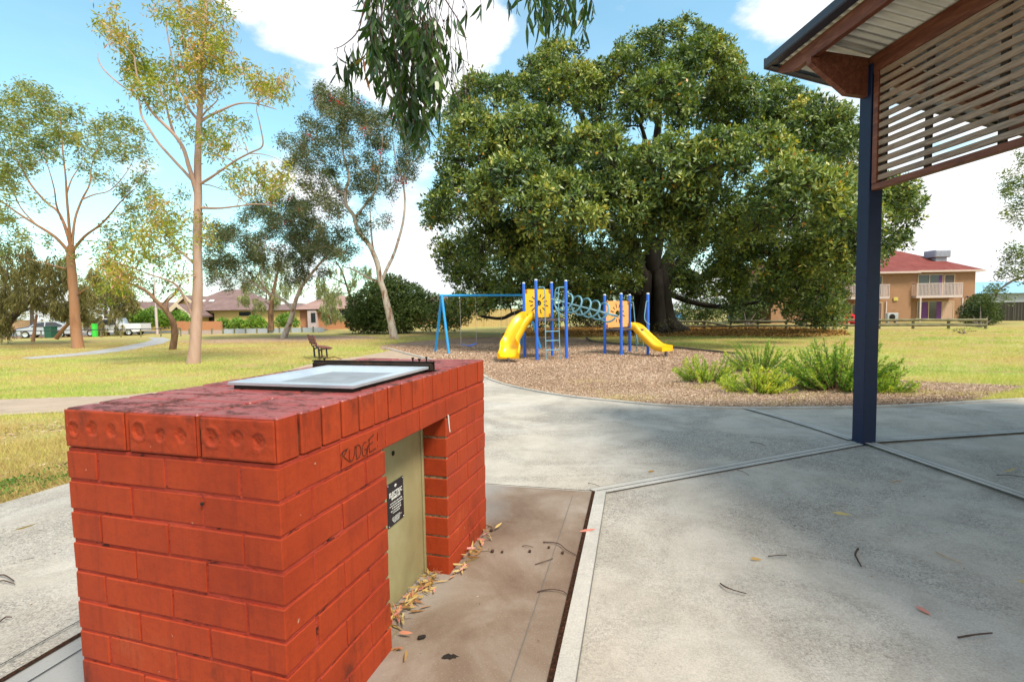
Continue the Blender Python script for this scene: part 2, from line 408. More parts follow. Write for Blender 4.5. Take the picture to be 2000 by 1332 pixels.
sheet('joint_gap', [Bn-nB*.010, Bn+nB*.010, B_far+nB*.010, B_far-nB*.010], M_debris, .013)
sheet('slab_groove', [Bn-nB*.12+bd*.1, Bn-nB*.117+bd*.1, B_far-nB*.117, B_far-nB*.12], M_groove, .012)
sheet('joint_gap', [slab_tl-nB*.01, slab_tl+nB*.012, L_far+nB*.012, L_far-nB*.01], M_debris, .013)
for off in (-.09, .09): sheet('joint_groove', [slab_tl+nB*off, slab_tl+nB*(off+.005), L_far+nB*(off+.005), L_far+nB*off], M_crack, .013)
# playground mulch, garden bed, pale kerb
mul = [p for p in kerb_w if p.x < at(1900, 787).x]
upper = [(2010, 757), (1900, 752), (1800, 747), (1700, 742), (1600, 735), (1480, 708), (1440, 694), (1320, 682), (1262, 678), (1163, 670), (1145, 662), (1060, 658), (960, 658), (880, 662), (820, 667), (766, 672), (742, 678), (750, 684), (766, 684), (800, 693), (850, 706), (905, 724)]
upw = smooth_curve([tuple(at(*p)) for p in upper], 3)
mulch_poly = [Vector((p[0], p[1])) for p in mul]+[Vector((p[0], p[1])) for p in upw]
M_POLY = mulch_poly
sheet('playground_mulch', mulch_poly, M_mulch, .006)
mt = MB()
edge = [at(*p) for p in [(950, 738), (905, 724), (850, 706), (800, 693), (766, 684), (750, 680)]]
for a_, b_ in zip(edge, edge[1:]): mt.bar(a_+Vector((0, 0, .02)), b_+Vector((0, 0, .02)), .09, .06)
kk = [Vector((p.x, p.y, g(p.y)+.012)) for p in kerb_w]
for a_, b_ in zip(kk, kk[1:]): mt.bar(a_, b_, .05, .03)
tag(mt.build('kerb', M_edge), kind='structure')
mt = MB(); e2 = [p for p in smooth_curve([tuple(at(*p)) for p in [(1145, 661), (1163, 669.5), (1262, 677.5), (1320, 681.5), (1440, 693.5)]], 3)]
for a_, b_ in zip(e2, e2[1:]): mt.bar(a_+Vector((0, 0, .03)), b_+Vector((0, 0, .03)), .06, .12)
tag(mt.build('timber_edging', paint('edging', (.09, .08, .075), .9)), 'low dark timber edging between mulch pit and lawn under the fig', 'edging')
sheet('fig_leaf_litter', pxpoly([(980, 655), (1100, 658), (1240, 656), (1400, 655), (1560, 657), (1660, 653), (1650, 646), (1560, 641), (1380, 638), (1200, 638), (1000, 641)]), M_litter, .008)
sheet('mulch_bed', pxpoly([(330, 668), (420, 671), (560, 668), (700, 664), (742, 659), (690, 656), (600, 657), (500, 661), (400, 664)]), M_mulch, .006)
sheet('curved_footpath', pxpoly([(60, 702), (190, 692), (260, 683), (318, 671), (333, 664), (320, 659.5), (288, 659.5), (298, 663), (285, 668), (230, 679), (150, 690), (40, 699)]), paint('far_path', (.34, .34, .35), .9, .2, .15, 2), .008)
sheet('road', pxpoly([(-300, 659), (60, 658), (200, 654), (330, 650.5), (470, 648), (640, 645.5), (640, 642.5), (430, 644), (300, 646.5), (150, 650), (-300, 653)]), M_asph, .010)
sheet('driveway', pxpoly([(-300, 664), (0, 661), (200, 657.5), (210, 655.5), (0, 659), (-300, 661)]), paint('red_drive', (.32, .15, .11), .9, .2, .2, 2), .014)
# ------------------------------------------------------------------ the barbecue
TH = 1.2821; BX, BY = -.556, 1.1363
n = N('red_paint', .5, .2); big = n.noise(3.0, 5, .6); fine = n.noise(60, 4, .6)
c = n.ramp(big, [(.28, (.25, .028, .010)), (.5, (.36, .045, .013)), (.62, (.38, .050, .014)), (.78, (.45, .085, .032))])
sx = n.t.nodes.new('ShaderNodeSeparateXYZ'); n.link(n.co(), sx.inputs[0])
hs = n.noise(7, 6, .7, n.co((1, 1, .45)))                       # sooty stains: below the capping and at the foot
zt = n.t.nodes.new('ShaderNodeMapRange'); n.link(sx.outputs[2], zt.inputs[0]); zt.inputs[1].default_value = .72; zt.inputs[2].default_value = .90; zt.inputs[3].default_value = 0; zt.inputs[4].default_value = .17
zb = n.t.nodes.new('ShaderNodeMapRange'); n.link(sx.outputs[2], zb.inputs[0]); zb.inputs[1].default_value = .34; zb.inputs[2].default_value = 0; zb.inputs[3].default_value = 0; zb.inputs[4].default_value = .19
st = n.math('ADD', hs, n.math('MAXIMUM', zt.outputs[0], zb.outputs[0]))
c = n.mix(n.ramp(st, [(.68, 0.0), (.84, .75)]), c, (.06, .018, .013))
c = n.mix(n.ramp(n.noise(34, 3, .5), [(.74, 0.0), (.78, .9)]), c, (.55, .38, .30))
c = n.mix(n.ramp(n.noise(9, 5, .65, n.co((3.5, 3.5, .35))), [(.52, 0.0), (.70, .45)]), c, (.17, .022, .012)); c = n.mix(n.ramp(n.noise(45, 5, .75), [(.35, .30), (.5, 0.0)]), c, (.20, .028, .014))
n.col(c); n.bump(fine, .3, .004); n.bump(n.noise(180, 3, .6), .2, .0015); n.rough(n.ramp(big, [(.3, .45), (.7, .68)])); M_red = n.m
n = N('red_mortar', .75, .2); f = n.noise(26, 6, .75, n.co((.5, .5, 1.6))); c = n.ramp(n.noise(5, 4), [(.35, (.33, .036, .020)), (.7, (.43, .062, .036))])
c = n.mix(n.ramp(f, [(.575, 0.0), (.63, .9)]), c, (.025, .012, .01)); n.col(c); n.bump(f, .9, .012); M_mortar = n.m
n = N('dirty_joint', .9, .1); f = n.noise(40, 6, .7); n.col(n.ramp(f, [(.4, (.02, .012, .010)), (.58, (.14, .06, .03)), (.7, (.30, .05, .03))])); n.bump(f, .9, .01); M_djoint = n.m
n = N('cream_mortar', .9, .1); f = n.noise(40, 6, .7); n.col(n.ramp(f, [(.35, (.12, .07, .04)), (.6, (.42, .31, .2))])); n.bump(f, .9, .01); M_cream = n.m
n = N('worn_sky_tinted_top', .5, .4); f = n.noise(15, 9, .8, n.co((1, .5, 1)), .3); g2 = n.noise(70, 4, .75)
c = n.ramp(n.noise(2.5, 4), [(.35, (.25, .050, .046)), (.65, (.36, .095, .092))])  # pinkish base stands for sky reflected off the top
worn = n.ramp(n.math('ADD', f, n.math('MULTIPLY', n.math('SUBTRACT', g2, .5), .22)), [(.50, 0.0), (.57, .9)])
c = n.mix(worn, c, n.ramp(g2, [(.4, (.028, .012, .012)), (.7, (.13, .045, .035))])); n.col(c); n.bump(worn, -.5, .003); n.bump(g2, .5, .003)
n.rough(n.ramp(worn, [(0, .38), (1, .9)])); M_top = n.m

bbq = empty('brick_barbecue', (BX, BY, 0), TH, 'red painted brick barbecue with steel hotplate on a stained concrete slab', 'barbecue')
def jit(s=.0015): return random.uniform(-s, s)
bw = MB(); cr_ = .086
def brick(x0, x1, y0, y1, z0, z1, mi=0, b=.0022):
    """one brick with softened, slightly uneven corners"""
    n0 = len(bw.v); dx_ = .002 if x1-x0 > y1-y0 or x1-x0 > .2 else 0; dy_ = .002 if y1-y0 > .2 else 0
    x0 -= dx_*(x0 > .01); x1 += dx_*(x1 < 1.42 and abs(x1-.47) > .01); y0 -= dy_*(y0 > .01); y1 += dy_*(y1 < .70); bw.box(x0+jit(), x1+jit(), y0+jit(), y1+jit(), z0+jit(), z1+jit(), mi, b)
    for i in range(n0, len(bw.v)):
        v = bw.v[i]; bw.v[i] = (v[0]+jit(.0009), v[1]+jit(.0009), v[2]+jit(.0009))
def run(x0, x1, odd, y0, y1, i):
    """stretcher course along the long face from x0 to x1"""
    z0, z1 = i*cr_+.005, i*cr_+.081; x = x0
    seq = [.11, .23, .11] if (odd and x1-x0 < .5) else None
    if seq is None:
        seq = []; L = x1-x0; seq = ([.11] if odd else []); 
        while sum(seq)+.01*len(seq)+.23 <= L+.006: seq.append(.23)
        rest = L-sum(seq)-.01*len(seq)
        if rest > .03: seq.append(rest)
    for s in seq:
        brick(x, min(x+s, x1), y0, y1, z0, z1); x += s+.01
for i in range(9):
    odd = (i % 2 == 1); z0, z1 = i*cr_+.005, i*cr_+.081
    # front face (y=0) : piers and lintel course
    if i < 8:
        run(0, .47, odd, 0, .11, i) if not odd else None
        if odd: brick(.12, .35, 0, .11, z0, z1); brick(.36, .47, 0, .11, z0, z1)
        if not odd: run(.95, 1.43, False, 0, .11, i)
        else: brick(.95, 1.06, 0, .11, z0, z1); brick(1.07, 1.31, 0, .11, z0, z1)
    else: run(0, 1.43, False, 0, .11, i)
    # back face
    run(.12 if odd else 0, 1.31 if odd else 1.43, False, .60, .71, i)
    for xe in (0, 1.32):
        if not odd: brick(xe, xe+.11, .12, .35, z0, z1); brick(xe, xe+.11, .36, .59, z0, z1)
        else:
            for y in (0, .24, .48): brick(xe, xe+.11, y, y+.23, z0, z1)
brickwork = bw.build('brickwork', M_red, bbq)
mo = MB(); m_ = .003
mo.box(m_, .47-.02, m_, .71-m_, 0, .778, 0); mo.box(.97, 1.43-m_, m_, .71-m_, 0, .778, 0)
mo.box(.45, .97, .60+m_, .71-m_, 0, .778, 0); mo.box(.45, .97, m_, .60, .688+m_, .778, 0)
mo.box(.45, .47-m_-.001, m_+.002, .10, 0, .69, 1); mo.box(.95+m_, .9705, m_+.002, .108, 0, .69, 1)
mo.build('mortar', [M_mortar, M_cream], brickwork)
# brick-on-edge capping, end faces with the filled core holes showing
bw = MB(); pitch = (1.43+.008)/17
for k in range(17):
    x0 = k*pitch; 
    for j in range(3):
        y0 = j*.24
        bw.box(x0+jit()+(.002 if k == 0 else 0), x0+.0755+jit(), y0+jit(), y0+.2300+jit(), .779, .889+jit(.0018), 0, .0045)
# upward faces: worn paint, its base tinted pink for the sky reflection
capm = bw
for fi, f in enumerate(capm.f):
    a, b_, c_ = (Vector(capm.v[i]) for i in f[:3]); nn = (b_-a).cross(c_-a)
    if nn.length > 0 and nn.normalized().z > .5: capm.m[fi] = 1
cap = capm.build('capping', [M_red, M_top], bbq)
mo = MB(); mo.box(.008, 1.422, .008, .702, .765, .876); mo.build('capping_mortar', [M_djoint], cap)
he = MB()
for j in range(3):
    y0 = j*.24; cs = [(.045+.07*k+random.uniform(-.006, .006), .052+random.uniform(-.006, .006), .019+random.uniform(-.002, .002)) for k in range(3)]
    def fn(u, v, y0=y0, cs=cs, j=j):
        yy, zz = u*.2235, v*.102; d = 0
        for (cy, cz, r) in cs:
            q = math.hypot(yy-cy, (zz-cz)*.95)+.004*mnoise.noise(Vector((yy*90, zz*90, j*3.1)))
            t = min(max((r-q)/.006, 0), 1); d = max(d, t*(.0030+.0045*abs(mnoise.noise(Vector((yy*150, zz*150, j+7.0))))))
            if .0 < q-r < .007: d = min(d, -.0013)
        d += .0012*mnoise.noise(Vector((yy*45, zz*45, j+20.0)))+.0005*mnoise.noise(Vector((yy*160, zz*160, j+20.0)))
        ed = min(yy, .2235-yy, zz, .102-zz); d += max(0, .003-ed)*.8
        return (-.0035+d, y0+.004+yy, .783+zz)
    he.grid(fn, 76, 36)
he.build('cored_brick_face', M_red, cap, fix=False)
# steel hotplate
n = N('brushed_steel', .32, .5, .55); s_ = n.noise(30, 5, .6, n.co((1, 14, 1))); b2 = n.noise(4, 4)
n.col(n.ramp(b2, [(.35, (.52, .60, .68)), (.65, (.68, .75, .82))])); n.rough(n.ramp(s_, [(.3, .35), (.7, .5)])); n.bump(s_, .05, .002); M_steel = n.m
hp = MB(); X0, X1, Y0, Y1, Z = .368, .890, .044, .528, .912
def ringr(i, z): return [(X0+i, Y0+i, z), (X1-i, Y0+i, z), (X1-i, Y1-i, z), (X0+i, Y1-i, z)]
rings = [ringr(.0, Z-.010), ringr(-.001, Z-.001), ringr(.002, Z), ringr(.042, Z-.001), ringr(.047, Z-.004), ringr(.066, Z-.0165), ringr(.20, Z-.0185)]
vs = [p for r in rings for p in r]; fs = []
for i in range(len(rings)-1):
    for k in range(4): fs.append((i*4+k, i*4+(k+1) % 4, (i+1)*4+(k+1) % 4, (i+1)*4+k))
hp.add(vs, fs)
plate = hp.build('hotplate', M_steel, bbq)
cs_ = MB(); cs_.add(ringr(.07, Z-.0168), [(0, 1, 2, 3)]); cs_.build('cooking_surface', paint('darker_steel', (.40, .43, .47), .38, .5, .25, 8, .5), plate)  # cooking surface in darker steel, set off from the pale rim
bb = MB(); bb.box(X0+.012, X0+.04, Y0+.012, Y1-.012, .886, Z-.008, 0); bb.box(X1-.04, X1-.012, Y0+.012, Y1-.012, .886, Z-.008, 0); bb.box(X0+.041, X1-.041, Y0+.012, Y0+.04, .886, Z-.008, 0); bb.box(X0+.041, X1-.041, Y1-.04, Y1-.012, .886, Z-.008, 0); bb.build('rim_gap_ring', paint('rim_gap_shade', (.02, .014, .01), .6, .3), plate)  # near-black ring under the rim, coloured as the shadow in the gap
rz = MB(); rz.tube([(.86, .475, .8945), (.82, .470, .896), (.79, .476, .8955)], [.004, .003, .0015], 6); rz.tube([(.862, .476, .898), (.866, .470, .905)], [.009, .006], 8); rz.build('gumnut', paint('nut', (.10, .045, .025), .8), plate)
rz = MB(); rz.tube([(.70, .12, .8945), (.76, .105, .896), (.835, .120, .8950)], [.002, .002, .001], 5); rz.build('twig', paint('dry_twig', (.07, .045, .03), .9), plate)
# blackened splash bar behind the plate
n = N('burnt_steel', .75, .3, .3); f = n.noise(14, 6, .7); n.col(n.ramp(f, [(.35, (.010, .009, .009)), (.6, (.035, .022, .016)), (.72, (.13, .05, .025))])); n.bump(f, .5, .004); M_burnt = n.m
sb = MB()
sb.box(.918, .9225, .030, .620, .886, .931, 0, .0015); sb.box(.9235, .975, .030, .620, .886, .8895, 0, .001); sb.box(.900, .9175, .030, .620, .9265, .931, 0, .001)
sb.box(.895, .9175, .032, .618, .888, .9262, 0, .008)
spl = sb.build('splash_bar', M_burnt, bbq)
for (y, h, r) in ((.135, .022, .006), (.105, .018, .007), (.072, .026, .005), (.575, .016, .006)):
    b_ = MB(); b_.lathe([(0, .024), (r, .024), (r, .018), (r*.55, .0175), (r*.55, -.01)], 8, 0, (.930, y, .923+h-.024)); b_.build('bolt', M_burnt, spl)
wr = MB(); wr.tube([(.93, .60, .932), (.93, .585, .950), (.935, .56, .938), (.94, .53, .944), (.935, .49, .934)], .0022, 6); wr.build('bent_wire', paint('rusty_wire', (.16, .07, .04), .8), spl)
# recessed steel door
n = N('olive_door_paint', .5, .4, .15); f = n.noise(5, 6, .62, n.co((1, 1, .6))); ff = n.noise(160, 3)
c = n.ramp(f, [(.3, (.25, .215, .105)), (.6, (.36, .32, .17)), (.8, (.44, .40, .24))]); c = n.mix(n.ramp(ff, [(.66, 0.0), (.74, .6)]), c, (.12, .10, .05)); n.col(c); n.bump(ff, .1, .001); M_door = n.m
dm = MB(); dm.box(.455, .930, .112, .118, .012, .684, 0, .0015); door = dm.build('access_door', M_door, bbq)
dm = MB(); dm.box(.9325, .9480, .106, .116, .004, .686, 0, .0015); dm.box(.455, .9320, .118, .123, .004, .0105, 0); dm.build('door_frame', M_door, bbq)
dm = MB(); dm.lathe([(0, 0), (.0095, 0), (.0095, .002), (.006, .0035), (0, .0035)], 14); k = dm.build('door_lock', M_crack, door); k.rotation_euler = (PI/2, 0, 0); k.location = (.706, .1115, .60)
sg = MB(); sg.box(.651, .770, .1080, .1112, .328, .492, 0, .0006); sign = sg.build('instruction_plate', paint('black_enamel', (.012, .014, .02), .35, .5), door)
M_white = paint('white_print', (.72, .72, .70), .6)
def text(body, name, size, loc, mat, parent, rot=(PI/2, 0, 0), ext=.0002, sx=1.0, bold=0.0, align='CENTER'):
    cu = bpy.data.curves.new(name, 'FONT'); cu.body = body; cu.size = size; cu.align_x = align; cu.extrude = ext; cu.offset = bold; cu.resolution_u = 2
    to = bpy.data.objects.new(name+'_t', cu); C.objects.link(to); bpy.context.view_layer.update()
    me = bpy.data.meshes.new_from_object(to.evaluated_get(bpy.context.evaluated_depsgraph_get())); bpy.data.objects.remove(to)
    me.name = name; me.materials.clear(); me.materials.append(mat); o = bpy.data.objects.new(name, me); C.objects.link(o)
    o.location = loc; o.rotation_euler = rot; o.scale = (sx, 1, 1); o.parent = parent; return o
text('ELECTRIC', 'lettering', .0235, (.7105, .1077, .4400), M_white, sign, sx=.95, bold=.0007)
text('BARBECUE', 'lettering', .0135, (.7105, .1077, .4270), M_white, sign, sx=1.0, bold=.0006)
lb = MB()
for (z, wd, h) in ((.412, .085, .0042), (.402, .094, .0042), (.392, .060, .0042), (.382, .078, .0042), (.373, .052, .0042), (.356, .060, .0024), (.351, .066, .0024), (.346, .058, .0024), (.341, .050, .0024), (.336, .040, .0024)):
    x = .7105-wd/2
    while x < .7105+wd/2-.003:
        wdt = random.uniform(.004, .012)*(1 if h > .003 else .8)
        xe = x+wdt
        while x < xe: lb.box(x, x+h*.42, .1074, .1080, z-random.uniform(.0, h*.2), z+h*random.choice((.7, 1, 1))); x += h*.66
        x += h*.7
lb.build('small_print', M_white, sign)
em = MB(); em.lathe([(.0, 0), (.0080, 0), (.0080, .0004), (0, .0004)], 20); k = em.build('round_badge', M_white, sign); k.rotation_euler = (PI/2, 0, 0); k.location = (.7105, .1079, .474); k.scale = (1.1, .8, 1)
for (x, z) in ((.656, .487), (.765, .487), (.656, .333), (.765, .333)):
    r_ = MB(); r_.lathe([(.0025, 0), (.002, .001), (0, .0013)], 8); k = r_.build('rivet', M_steel, sign); k.rotation_euler = (PI/2, 0, 0); k.location = (x, .1079, z)
# marker pen tag on the lintel course: strokes on the brick face
gm = MB()
def pen(pts, wd=.0017):
    P = smooth_curve([(p[0], p[1]) for p in pts], 6) if len(pts) > 2 else [Vector(p) for p in pts]
    Q = [Vector((p[0], -.0024, p[1])) for p in P]
    gm.tube(Q, wd*.5, 4, caps=False)
GX, GZ = .232, .698
def gs(pts): pen([(GX+p[0]*.001, GZ+p[1]*.001) for p in pts])
gs([(2, 2), (5, 25), (12, 44)]); gs([(0, 38), (14, 46), (34, 48)]); gs([(34, 50), (22, 38), (14, 32), (24, 22), (44, 6)])      # K
gs([(44, 42), (40, 20), (48, 8), (58, 10), (66, 26), (70, 46)])                                                                # U
gs([(76, 44), (74, 24), (76, 6)]); gs([(68, 40), (86, 46), (98, 32), (94, 12), (74, 4)])                                          # D
gs([(128, 42), (116, 44), (106, 28), (108, 8), (122, 4), (130, 18)]); gs([(118, 22), (136, 22)]); gs([(134, 30), (130, -6)])        # G
gs([(146, 48), (142, 28), (144, 6)]); gs([(138, 46), (172, 56)]); gs([(138, 28), (164, 34)]); gs([(144, 6), (178, 10)])             # E
gs([(192, 56), (190, 30)]); gs([(189, 16), (190, 12)])                                                                         # !
gm.build('marker_scrawl', M_crack, bbq)
ps = MB(); ps.prism([(.966, .700), (.978, .694), (.985, .640), (.990, .618), (.980, .622), (.972, .660)], 1, -.0026, -.0016); ps.build('peeled_paint_patch', paint('bare_patch', (.62, .58, .55), .8), bbq, fix=True)
ps = MB(); ps.tube([(0-.0045, .235, .665), (-.0005, .235, .665)], .0045, 10); ps.build('drilled_hole', M_crack, bbq)

# ------------------------------------------------------------------ the shelter
SB = Vector((2.87, 3.965, 0)); ANG = math.atan2(.0864, .9963)
# local frame: +x = away from the shelter (left in the photo), +y = along the screen, away from the camera
sh = empty('timber_shelter', SB, 0, 'steel post shelter with slatted timber screen and corrugated roof over the concrete', 'shelter')
ex = Vector((-.9963, -.0864, 0)); ey = Vector((-.0864, .9963, 0)); ez = Vector((0, 0, 1))
SM = Matrix(((ex.x, ey.x, 0, 0), (ex.y, ey.y, 0, 0), (0, 0, 1, 0), (0, 0, 0, 1)))
def sfix(mb):     # local (s, t, z) -> world directions; s axis flips handedness so faces are recalculated
    mb.v = [tuple(SM @ Vector(v)) for v in mb.v]; return mb
M_navy = paint('navy_post_paint', (.006, .015, .052), .45, .3, .12, 14)
M_dark = paint('dark_roof_steel', (.02, .026, .045), .4, .5)
n = N('stained_timber', .55, .35); f = n.noise(5, 6, .62, n.co((6, 1, 6)), .8); ff = n.wave(2.5, 6, n.co((2.2, .25, 2.2)), 4, 1.2)
c = n.mix(.15, n.ramp(f, [(.3, (.085, .026, .016)), (.55, (.17, .052, .028)), (.75, (.28, .12, .075))]), n.ramp(ff, [(.3, (.09, .026, .015)), (.8, (.20, .066, .036))])); n.col(c); n.bump(f, .2, .004); M_tim = n.m
n = N('weathered_slat', .8, .2); f = n.noise(7, 6, .62, n.co((8, .8, 8)), .8); k2 = n.noise(1.2, 3)
c = n.mix(n.ramp(k2, [(.35, 0.0), (.7, .6)]), n.ramp(f, [(.3, (.13, .10, .085)), (.55, (.28, .22, .18)), (.75, (.42, .34, .28))]), (.36, .21, .12)); n.col(c); n.bump(f, .4, .004); M_slat = n.m
n = N('corrugated_zinc', .42, .5, .65); f = n.noise(1.6, 5, .6); n.col(n.ramp(f, [(.3, (.34, .33, .30)), (.7, (.55, .53, .48))])); M_zinc = n.m
K = .215; ZT = 3.12-.48*K          # roof underside rises outwards by K; height at s=0
def rz_(s): return ZT+K*s
pm = MB(); pm.box(-.058, .058, -.058, .058, -.02, rz_(0)-.02, 0, .004); sfix(pm).build('post', M_navy, sh, fix=True)
for t in (-3.1, -6.3):
    pm = MB(); pm.box(-.058, .058, t-.058, t+.058, -.02, rz_(0)-.02, 0, .004); sfix(pm).build('post', M_navy, sh, fix=True)
for t in (0, -3.1, -6.3):
    pm = MB(); pm.box(-3.258, -3.142, t-.058, t+.058, -.02, rz_(-3.2)-.02, 0, .004); sfix(pm).build('post', M_navy, sh, fix=True)
# corrugated roof sheet: ribs run down the slope (along s)
rf = MB(); T0, T1, S0, S1 = .42, -6.7, .60, -4.2  # sheet carried on behind the camera, unseen, to shade the near slab
nt_ = 720
def corr(t): return .009*math.sin(2*PI*t/.076)
vs = []; fs = []
for i in range(nt_+1):
    t = T0+(T1-T0)*i/nt_
    for s in (S0, S1):
        vs.append((s, t, rz_(s)+.055+corr(t)))
for i in range(nt_): fs.append((2*i, 2*i+1, 2*i+3, 2*i+2))
rf.add(vs, fs, 0, True); ro = sfix(rf).build('roof_sheet', M_zinc, sh)
sol = ro.modifiers.new('thick', 'SOLIDIFY'); sol.thickness = .0015
em = MB(); em.box(S0-.005, S0+.03, T1, T0+.02, rz_(S0)+.030, rz_(S0)+.105, 0, .008); em.box(S0-.05, S0+.028, T1, T0+.018, rz_(S0)+.026, rz_(S0)+.0285, 0)
sfix(em).build('roof_edge_capping', M_dark, sh, fix=True)
em = MB(); vs = [(s, t, rz_(s)+dz) for s in (S0+.028, S1) for t in (T0, T0+.02) for dz in (.02, .105)]
em.add(vs, [(0,1,3,2), (4,6,7,5), (0,4,5,1), (2,3,7,6), (0,2,6,4), (1,5,7,3)]); vs = [(s, t, rz_(s)+dz) for s in (S0, S1) for t in (T0-.05, T0) for dz in (.022, .026)]
em.add(vs, [(0,1,3,2), (4,6,7,5), (0,4,5,1), (2,3,7,6), (0,2,6,4), (1,5,7,3)]); sfix(em).build('roof_end_flashing', M_dark, sh, fix=True)
# outer purlin with a tapered end, inner beam above the screen
def beam(name, s, w_, z1, h, t0, t1, cut=0.0, mat=M_tim):
    m = MB(); a, b_ = s-w_/2, s+w_/2
    poly = [(t1, z1), (t0, z1), (t0, z1-h*(1-.62*bool(cut))), (t0-cut, z1-h), (t1, z1-h)] if cut else [(t1, z1), (t0, z1), (t0, z1-h), (t1, z1-h)]
    m.prism(poly, 0, a, b_); return sfix(m).build(name, mat, sh, fix=True)
beam('purlin', .50, .045, rz_(.50)+.040, .115, .395, -6.7, .19)
beam('top_beam', .02, .05, rz_(0)+.040, .14, .0, -6.7)
beam('purlin', -1.6, .045, rz_(-1.6)+.040, .115, .395, -6.7, .19); beam('purlin', -3.2, .045, rz_(-3.2)+.040, .14, .395, -6.7, .19)
for t in (.0, -3.1, -6.3):      # triangular brackets carrying the outer purlin, rafters going inwards
    m = MB(); zb = rz_(.06)
    m.prism([(.060, zb+.02), (.46, rz_(.46)-.02), (.475, rz_(.475)-.076), (.535, rz_(.53)-.080), (.535, rz_(.53)-.125), (.26, rz_(.26)-.275), (.235, rz_(.235)-.29), (.060, zb-.27)], 1, t-.025, t+.025)
    sfix(m).build('bracket', M_tim, sh, fix=True)
    m = MB(); m.prism([(-.06, rz_(-.06)+.03), (-3.14, rz_(-3.14)+.03), (-3.14, rz_(-3.14)-.12), (-.06, rz_(-.06)-.12)], 1, t-.025, t+.025); sfix(m).build('rafter', M_tim, sh, fix=True)
# slatted screen
T_A, T_B, ZB = -.068, -3.03, 2.055
m = MB(); m.box(-.005, .05, T_B, T_A, ZB-.03, ZB+.015, 0, .003); sfix(m).build('screen_rail', M_tim, sh, fix=True)
for t in (T_A, T_B+.045): m = MB(); m.box(-.006, .051, t-.045, t, ZB+.016, rz_(0)-.102, 0, .003); sfix(m).build('screen_stile', M_tim, sh, fix=True)
zz = ZB+.035; 
while zz < rz_(0)-.14:
    m = MB(); m.box(.020+jit(.002), .040, T_B+.046, T_A-.046, zz, zz+.040, 0, .002); sfix(m).build('slat', M_slat, sh, fix=True); zz += .0655
for t in (-.135, -.50, -.98, -1.45, -1.93, -2.40):
    m = MB(); m.box(-.004, .019, t-.02, t+.02, ZB+.016, rz_(0)-.103, 0); sfix(m).build('batten', paint('dark_batten', (.035, .028, .026), .8), sh, fix=True)
sh.rotation_euler = (0, 0, 0)
# ------------------------------------------------------------------ playground
M_blue = paint('blue_powdercoat', (.025, .13, .62), .35, .5, .08)
M_cyan = paint('light_blue_paint', (.02, .29, .68), .4, .5, .1)
M_yel = paint('yellow_plastic', (.80, .43, .006), .3, .5, .06, 4)
M_ypan = paint('yellow_panel', (.78, .44, .02), .45, .4, .08, 4)
M_peach = paint('faded_orange_panel', (.74, .36, .12), .5, .4, .1, 5)
M_galv = paint('blue_grey_rail', (.13, .30, .39), .4, .5, .12)
M_deck = paint('deck_grey', (.09, .075, .085), .7, .3)
M_chain = paint('chain_steel', (.35, .33, .30), .5, .5)
G0 = -.45
M_slot = paint('slot_dark', (.03, .015, .01), .8); M_clamp = paint('clamp_brown', (.30, .12, .03), .6)
pl = empty('climbing_frame', (1.1, 16.5, G0), 0, 'blue post climbing frame with two towers, coil bridge and yellow sun panel', 'climbing frame')
def pobj(mb, name, mat, par=pl, fix=False):
    o = mb.build(name, mat, par, fix); L = par
    off = Vector((0, 0, 0))
    while L is not None: off += Vector(L.location); L = L.parent
    # meshes are written in world coordinates; shift into the parent's frame
    me = o.data; a = np.empty(len(me.vertices)*3, dtype=np.float32); me.vertices.foreach_get('co', a); a = a.reshape(-1, 3)-np.array(off, dtype=np.float32); me.vertices.foreach_set('co', a.ravel()); me.update()
    return o
def zpx(px, py, Y): return P3(px, py, Y).z
A = [Vector((.80, 15.82)), Vector((1.79, 16.10)), Vector((.43, 16.82)), Vector((1.41, 17.15))]
Bt = [Vector((3.34, 17.61)), Vector((3.79, 16.98)), Vector((4.40, 18.30)), Vector((4.72, 17.0))]
tops = [zpx(1048, 548, 15.82), zpx(1105.5, 549.5, 16.1), zpx(1023, 554, 16.82), zpx(1078, 553, 17.15)]
topb = [zpx(1181, 577, 17.61), zpx(1213, 574.7, 16.98), zpx(1228, 577, 18.3), zpx(1263, 574.7, 17.0)]
M_cap = paint('post_cap', (.5, .55, .6), .5)
for p, z in list(zip(A, tops))+list(zip(Bt, topb)):
    m = MB(); m.tube([(p.x, p.y, G0-.05), (p.x, p.y, z)], .052, 14); po = pobj(m, 'post', M_blue)
    m = MB(); m.tube([(p.x, p.y, z), (p.x, p.y, z+.03), (p.x, p.y, z+.045)], [.055, .052, .02], 12); pobj(m, 'post_cap', M_cap, po)
